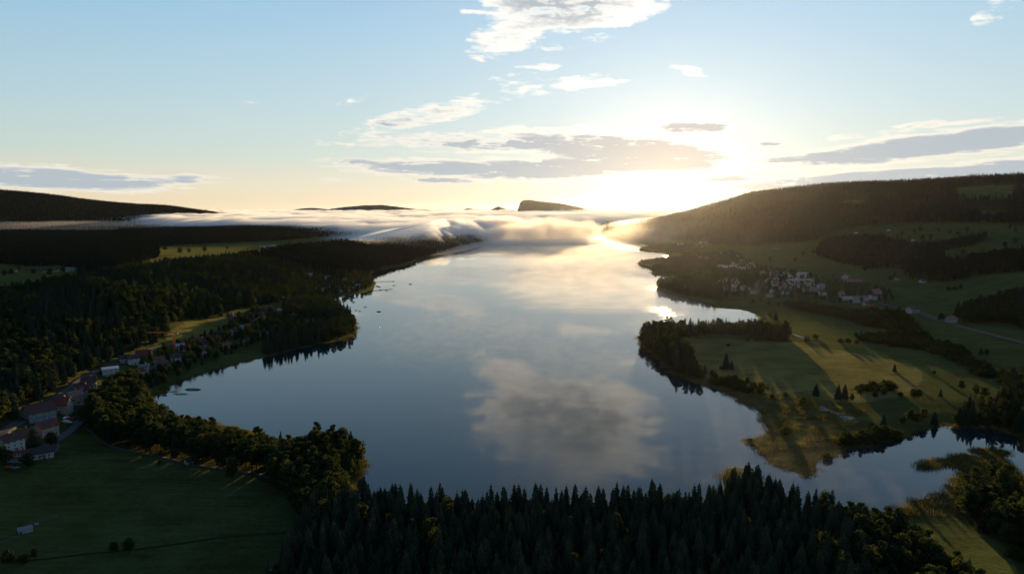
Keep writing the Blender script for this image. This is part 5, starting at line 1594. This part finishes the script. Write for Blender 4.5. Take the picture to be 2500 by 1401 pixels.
def mountain(name, prof, dist, depth):
    pr = np.array(prof, float)
    xs_ = np.arange(pr[0, 0], pr[-1, 0] + .1, 1.2)
    py_ = np.interp(xs_, pr[:, 0], pr[:, 1])
    top = np.array([CAM_H + px_dir(a, b)[2] * dist / px_dir(a, b)[1] for a, b in zip(xs_, py_)])
    X_ = (xs_ - 1250) / F_PX * dist / math.cos(PITCH) * .994
    top = top + (fbm(xs_ * .5, xs_ * 0 + 3, 3) - .5) * 14
    rows = []
    for t in np.linspace(-1, 1, 25):
        f = 1 - abs(t) ** 1.15
        zz = top * f + (fbm(X_ / 260 + 5, X_ * 0 + t * 7, 4) - .5) * 26 * (1 - f) * f * 4
        rows.append(np.stack([X_ + t * 60, np.full(len(X_), dist + t * depth), np.maximum(zz, -3)], -1))
    V = np.array(rows); n0, n1_ = V.shape[:2]
    i = np.arange(n0 * n1_).reshape(n0, n1_)
    Q = np.stack([i[:-1, :-1], i[:-1, 1:], i[1:, 1:], i[1:, :-1]], -1).reshape(-1, 4)
    tag(put(name, np_mesh(name, V.reshape(-1, 3), Q, (M_FAR,))), kind='structure')


mountain('mountain', [(1256, 560), (1262, 524), (1266, 506), (1270, 494), (1277, 488.5), (1292, 488), (1320, 492), (1370, 497), (1400, 503), (1430, 509), (1455, 515), (1480, 519), (1500, 523), (1560, 540)], 9600, 700)
mountain('mountain', [(650, 530), (705, 515), (740, 509), (765, 507.5), (805, 511), (840, 506), (890, 501.5), (935, 500.5), (965, 504), (1010, 510), (1065, 514), (1120, 530)], 11000, 900)
mountain('mountain', [(1095, 530), (1104, 516), (1116, 512), (1128, 514), (1142, 508), (1160, 511), (1190, 515), (1200, 512), (1216, 504), (1235, 510), (1256, 517), (1290, 530)], 13500, 700)

# ------------------------------------------------------------------ the sea of fog
FOG = True
if FOG:
    fa = np.arctan((np.arange(-420, 1800, 3.2) - 1250) / F_PX)
    fr = np.geomspace(2250, 16000, 330)
    A2, R2 = np.meshgrid(fa, fr)
    fx, fy = R2 * np.sin(A2), R2 * np.cos(A2)
    gz = np.maximum(hz(fx, fy), 0.0)
    fpx = 1250 + F_PX * np.tan(A2)
    tn = fbm(fx / 700, fy / 420, 5); t2 = fbm(fx / 160 + 9, fy / 110, 4)
    t3 = fbm(fx / 60 + 31, fy / 90, 4)
    lvl = (t3 - .5) * 20 + np.interp(fy, [2800, 3600, 4600, 6500, 9500, 16000], [66, 84, 104, 118, 134, 140]) + (tn - .5) * 44 + (t2 - .5) * 24
    left = np.interp(fy, [2800, 3300, 3800, 4400, 5200, 7000, 16000], [900, 800, 640, 420, 330, 250, 200])
    right = np.interp(fy, [2800, 3600, 4300, 5200, 6500, 9000, 16000], [1130, 1185, 1240, 1330, 1560, 1640, 1700])
    M_ = sstep(fpx, left - 110, left + 130) * (1 - sstep(fpx, right - 60, right + 40)) * sstep(fy, 2750, 3500)
    M_ = np.clip(M_ * (0.55 + tn * .9), 0, 1)
    T = np.maximum(lvl - gz, 0) * M_ * (.8 + .4 * t2)
    def skin(T, name, label, material, lift=.3):
        """closed top and bottom sheets over the cells that hold fog"""
        T = np.maximum(T, 0)
        ok = T > .15
        nr, na = T.shape
        cell = ok[:-1, :-1] | ok[1:, :-1] | ok[:-1, 1:] | ok[1:, 1:]
        ti = np.arange(nr * na).reshape(nr, na)
        Tt = np.where(ok, T, 0.02)
        topv = np.stack([fx, fy, np.where(gz > .5, gz - .2, lift) + Tt], -1).reshape(-1, 3)
        botv = np.stack([fx, fy, np.where(gz > .5, gz - 1.0, lift - .05)], -1).reshape(-1, 3)
        Qt = np.stack([ti[:-1, :-1], ti[1:, :-1], ti[1:, 1:], ti[:-1, 1:]], -1)[cell][:, ::-1]
        Qb = Qt[:, ::-1] + nr * na
        side = []
        c_ = np.pad(cell, 1)
        jj, ii = np.nonzero(cell)
        for dj, di, e0, e1 in ((-1, 0, (0, 0), (0, 1)), (1, 0, (1, 1), (1, 0)), (0, -1, (1, 0), (0, 0)), (0, 1, (0, 1), (1, 1))):
            nb = ~c_[jj + 1 + dj, ii + 1 + di]
            a_ = ti[jj[nb] + e0[0], ii[nb] + e0[1]]; b_ = ti[jj[nb] + e1[0], ii[nb] + e1[1]]
            side.append(np.stack([a_, b_, b_ + nr * na, a_ + nr * na], -1))
        Q = np.concatenate([Qt, Qb] + side)
        V = np.concatenate([topv, botv])
        used = np.zeros(len(V), bool); used[Q.ravel()] = True
        remap = np.cumsum(used) - 1
        return tag(put(name, np_mesh(name, V[used], remap[Q], (material,))), label, kind='stuff')

    skin(T, 'fog_bank', 'white fog bank filling the far valley', volume_mat('fog_droplets', 0.0065, (1, 1, 1), 0.15))
    # veils combed down the lee side of the ridge, following the ground
    dd = fy - crest(fpx)
    across = (fx * .80 + fy * .30); along = (-fx * .30 + fy * .80)
    comb = fbm(across / 75 + 2, along / 420, 4); fine = fbm(across / 24 + 5, along / 200, 3)
    reach = 330 + 700 * sstep(fpx, 940, 1130)
    spill = sstep(fpx, 760, 1000) * (1 - sstep(fpx, 1200, 1290)) * sstep(dd, -reach, -reach * .15) * (1 - sstep(dd, 900, 1500))
    Ts = spill * (21 + 26 * sstep(fpx, 985, 1130) * sstep(comb, .36, .66) * sstep(fine, .25, .65) + 24 * sstep(comb, .5, .72) * sstep(fpx, 960, 1100) + 30 * sstep(dd, -260, 250)) - 1.5
    skin(Ts, 'ridge_fog', 'thin golden fog combed over the end of the left ridge', volume_mat('ridge_droplets', 0.0042, (1, 1, 1), .35))
    # thin mist lying in the shade under the left hill and against the right hill
    Tm = np.maximum(78 + (tn - .5) * 30 - gz, 0) * sstep(fy, 3700, 4600) * (1 - sstep(fy, 5600, 7000)) * (1 - sstep(fpx, 520, 700)) * sstep(fpx, -400, -150)
    Tn = np.maximum(105 + (tn - .5) * 50 - gz, 0) * sstep(fy, 2600, 3700) * (1 - sstep(fy, 6500, 8500)) * sstep(fpx, 1420, 1530)
    skin(np.maximum(Tm, Tn * .55) - 1, 'valley_mist', 'thin mist under the hills at both ends of the fog bank', volume_mat('mist_air', 0.0005, (1, .97, .93), .6))

    def soft_volume(name, label, box, blobs, density, scale, amp, rate, stretch=(1, 1, 1), rot=0.0, aniso=.55, vcol=(1, .94, .86), zfade=None, edge=(0.0, .55), lo=None):
        """a closed box of air whose droplets gather in ragged ellipsoids: blobs = (cx, cy, cz, rx, ry, rz)"""
        m, gg, oo = mat(name + '_droplets')
        geo = gg.node('ShaderNodeNewGeometry')
        sp = gg.node('ShaderNodeSeparateXYZ'); gg.t.links.new(geo.outputs['Position'], sp.inputs[0])
        mp = gg.node('ShaderNodeMapping'); gg.t.links.new(geo.outputs['Position'], mp.inputs[0])
        mp.inputs['Rotation'].default_value = (0, 0, rot); mp.inputs['Scale'].default_value = stretch
        n_ = gg.noise(mp.outputs[0], scale, 5.0, .62, .2)
        f = None
        for (cx_, cy_, cz_, rx, ry, rz_) in blobs:
            q_ = None
            for k, (c_, r_) in enumerate(((cx_, rx), (cy_, ry), (cz_, rz_))):
                t = gg.m('MULTIPLY', gg.m('SUBTRACT', sp.outputs[k], c_), 1.0 / r_); t = gg.m('MULTIPLY', t, t)
                q_ = t if q_ is None else gg.m('ADD', q_, t)
            t = gg.m('SUBTRACT', 1.0, q_)
            f = t if f is None else gg.m('MAXIMUM', f, t)
        f = gg.m('MINIMUM', f, .7)
        d_ = gg.sm(gg.m('ADD', f, gg.m('MULTIPLY', gg.m('SUBTRACT', n_, .5), amp)), edge[0], edge[1])
        if zfade:
            d_ = gg.m('MULTIPLY', d_, gg.sm(sp.outputs[2], zfade[0], zfade[1], 1.0, 0.0))
        v = gg.node('ShaderNodeVolumePrincipled')
        v.inputs['Anisotropy'].default_value = aniso; v.inputs['Color'].default_value = vcol + (1,)
        gg._in(v.inputs['Density'], gg.m('MULTIPLY', d_, density))
        gg.t.links.new(v.outputs[0], oo.inputs['Volume'])
        m.cycles.volume_step_rate = rate
        x0, x1, y0, y1, z0, z1 = box
        V_, F_ = boxv(*box)
        o_ = put(name, mesh(name, V_, F_, (m,)))
        tag(o_, label, kind='stuff')
        return o_

    def W3(pxc, yc, z): return ((pxc - 1250) / F_PX * yc, yc, z)
    bl = [W3(1350, 3700, 40) + (230, 300, 82), W3(1425, 3720, 52) + (120, 200, 60), W3(1270, 3600, 34) + (190, 240, 62), W3(1200, 3500, 30) + (110, 200, 40),
          W3(1150, 3350, 14) + (120, 200, 30), W3(1330, 3150, 6) + (300, 260, 20), W3(1410, 3300, 8) + (150, 220, 22), W3(1350, 2750, 0) + (330, 420, 15), W3(1220, 4300, 70) + (260, 500, 50)]
    soft_volume('lake_fog', 'billowing white fog cloud lying on the far end of the lake', (-420, 640, 2250, 4850, .3, 150), bl, .011, .017, 3.2, .18, aniso=.34, edge=(0.1, 1.0))
    # steam lifting off the warm water: wisps a few metres high
    bl = [W3(1420, 620, 0) + (125, 300, 9), W3(1640, 900, 0) + (90, 150, 9), W3(1900, 420, 0) + (130, 80, 9), W3(1750, 500, 0) + (80, 150, 9), W3(2200, 380, 0) + (70, 50, 8), W3(1120, 860, 0) + (150, 260, 6)]  # last blob is extra steam, added to lighten the water left of centre
    soft_volume('water_steam', 'low wisps of steam drifting on the near lake', (-300, 460, 340, 1040, .15, 8), bl, .0030, .10, 2.3, .06, stretch=(.55, 1.2, .5), rot=.25, aniso=.35, zfade=(.5, 8), edge=(.2, 1.7))
    bl = [W3(1430, 1450, 0) + (230, 700, 12), W3(1390, 2350, 0) + (330, 1000, 14), W3(1570, 1250, 0) + (130, 380, 12)]
    soft_volume('lake_mist', 'peach coloured mist over the middle of the lake', (-420, 700, 1040, 3200, .15, 12), bl, .0072, .05, 1.9, .04, stretch=(.35, .9, .5), rot=.2, aniso=.4, zfade=(.5, 12), edge=(.1, 1.7))


# floating water plants in the left bay
V, F = [], []
for (a, b, rx, ry, n_) in ((471, 951, 20, 3.6, 420), (440, 962, 20, 2.2, 160), (425, 956, 10, 1.5, 60), (395, 965, 14, 3, 120), (1085, 771, 45, 4, 0)):
    for k in range(n_):
        t_ = R.random() * 6.2832; rr_ = math.sqrt(R.random())
        x, y = flat(a + rx * rr_ * math.cos(t_), b + ry * rr_ * math.sin(t_)); u_ = R.uniform(.25, .6); g_ = R.random() * 3
        i = len(V)
        V += [(x + u_ * math.cos(g_ + k_ * 1.2566), y + u_ * math.sin(g_ + k_ * 1.2566), .03 + .004 * (k % 3)) for k_ in range(5)]
        F.append(tuple(range(i, i + 5)))
tag(put('water_plants', mesh('water_plants', V, F, (M_REED,))), 'floating leaves in the shallow left bay', kind='stuff')
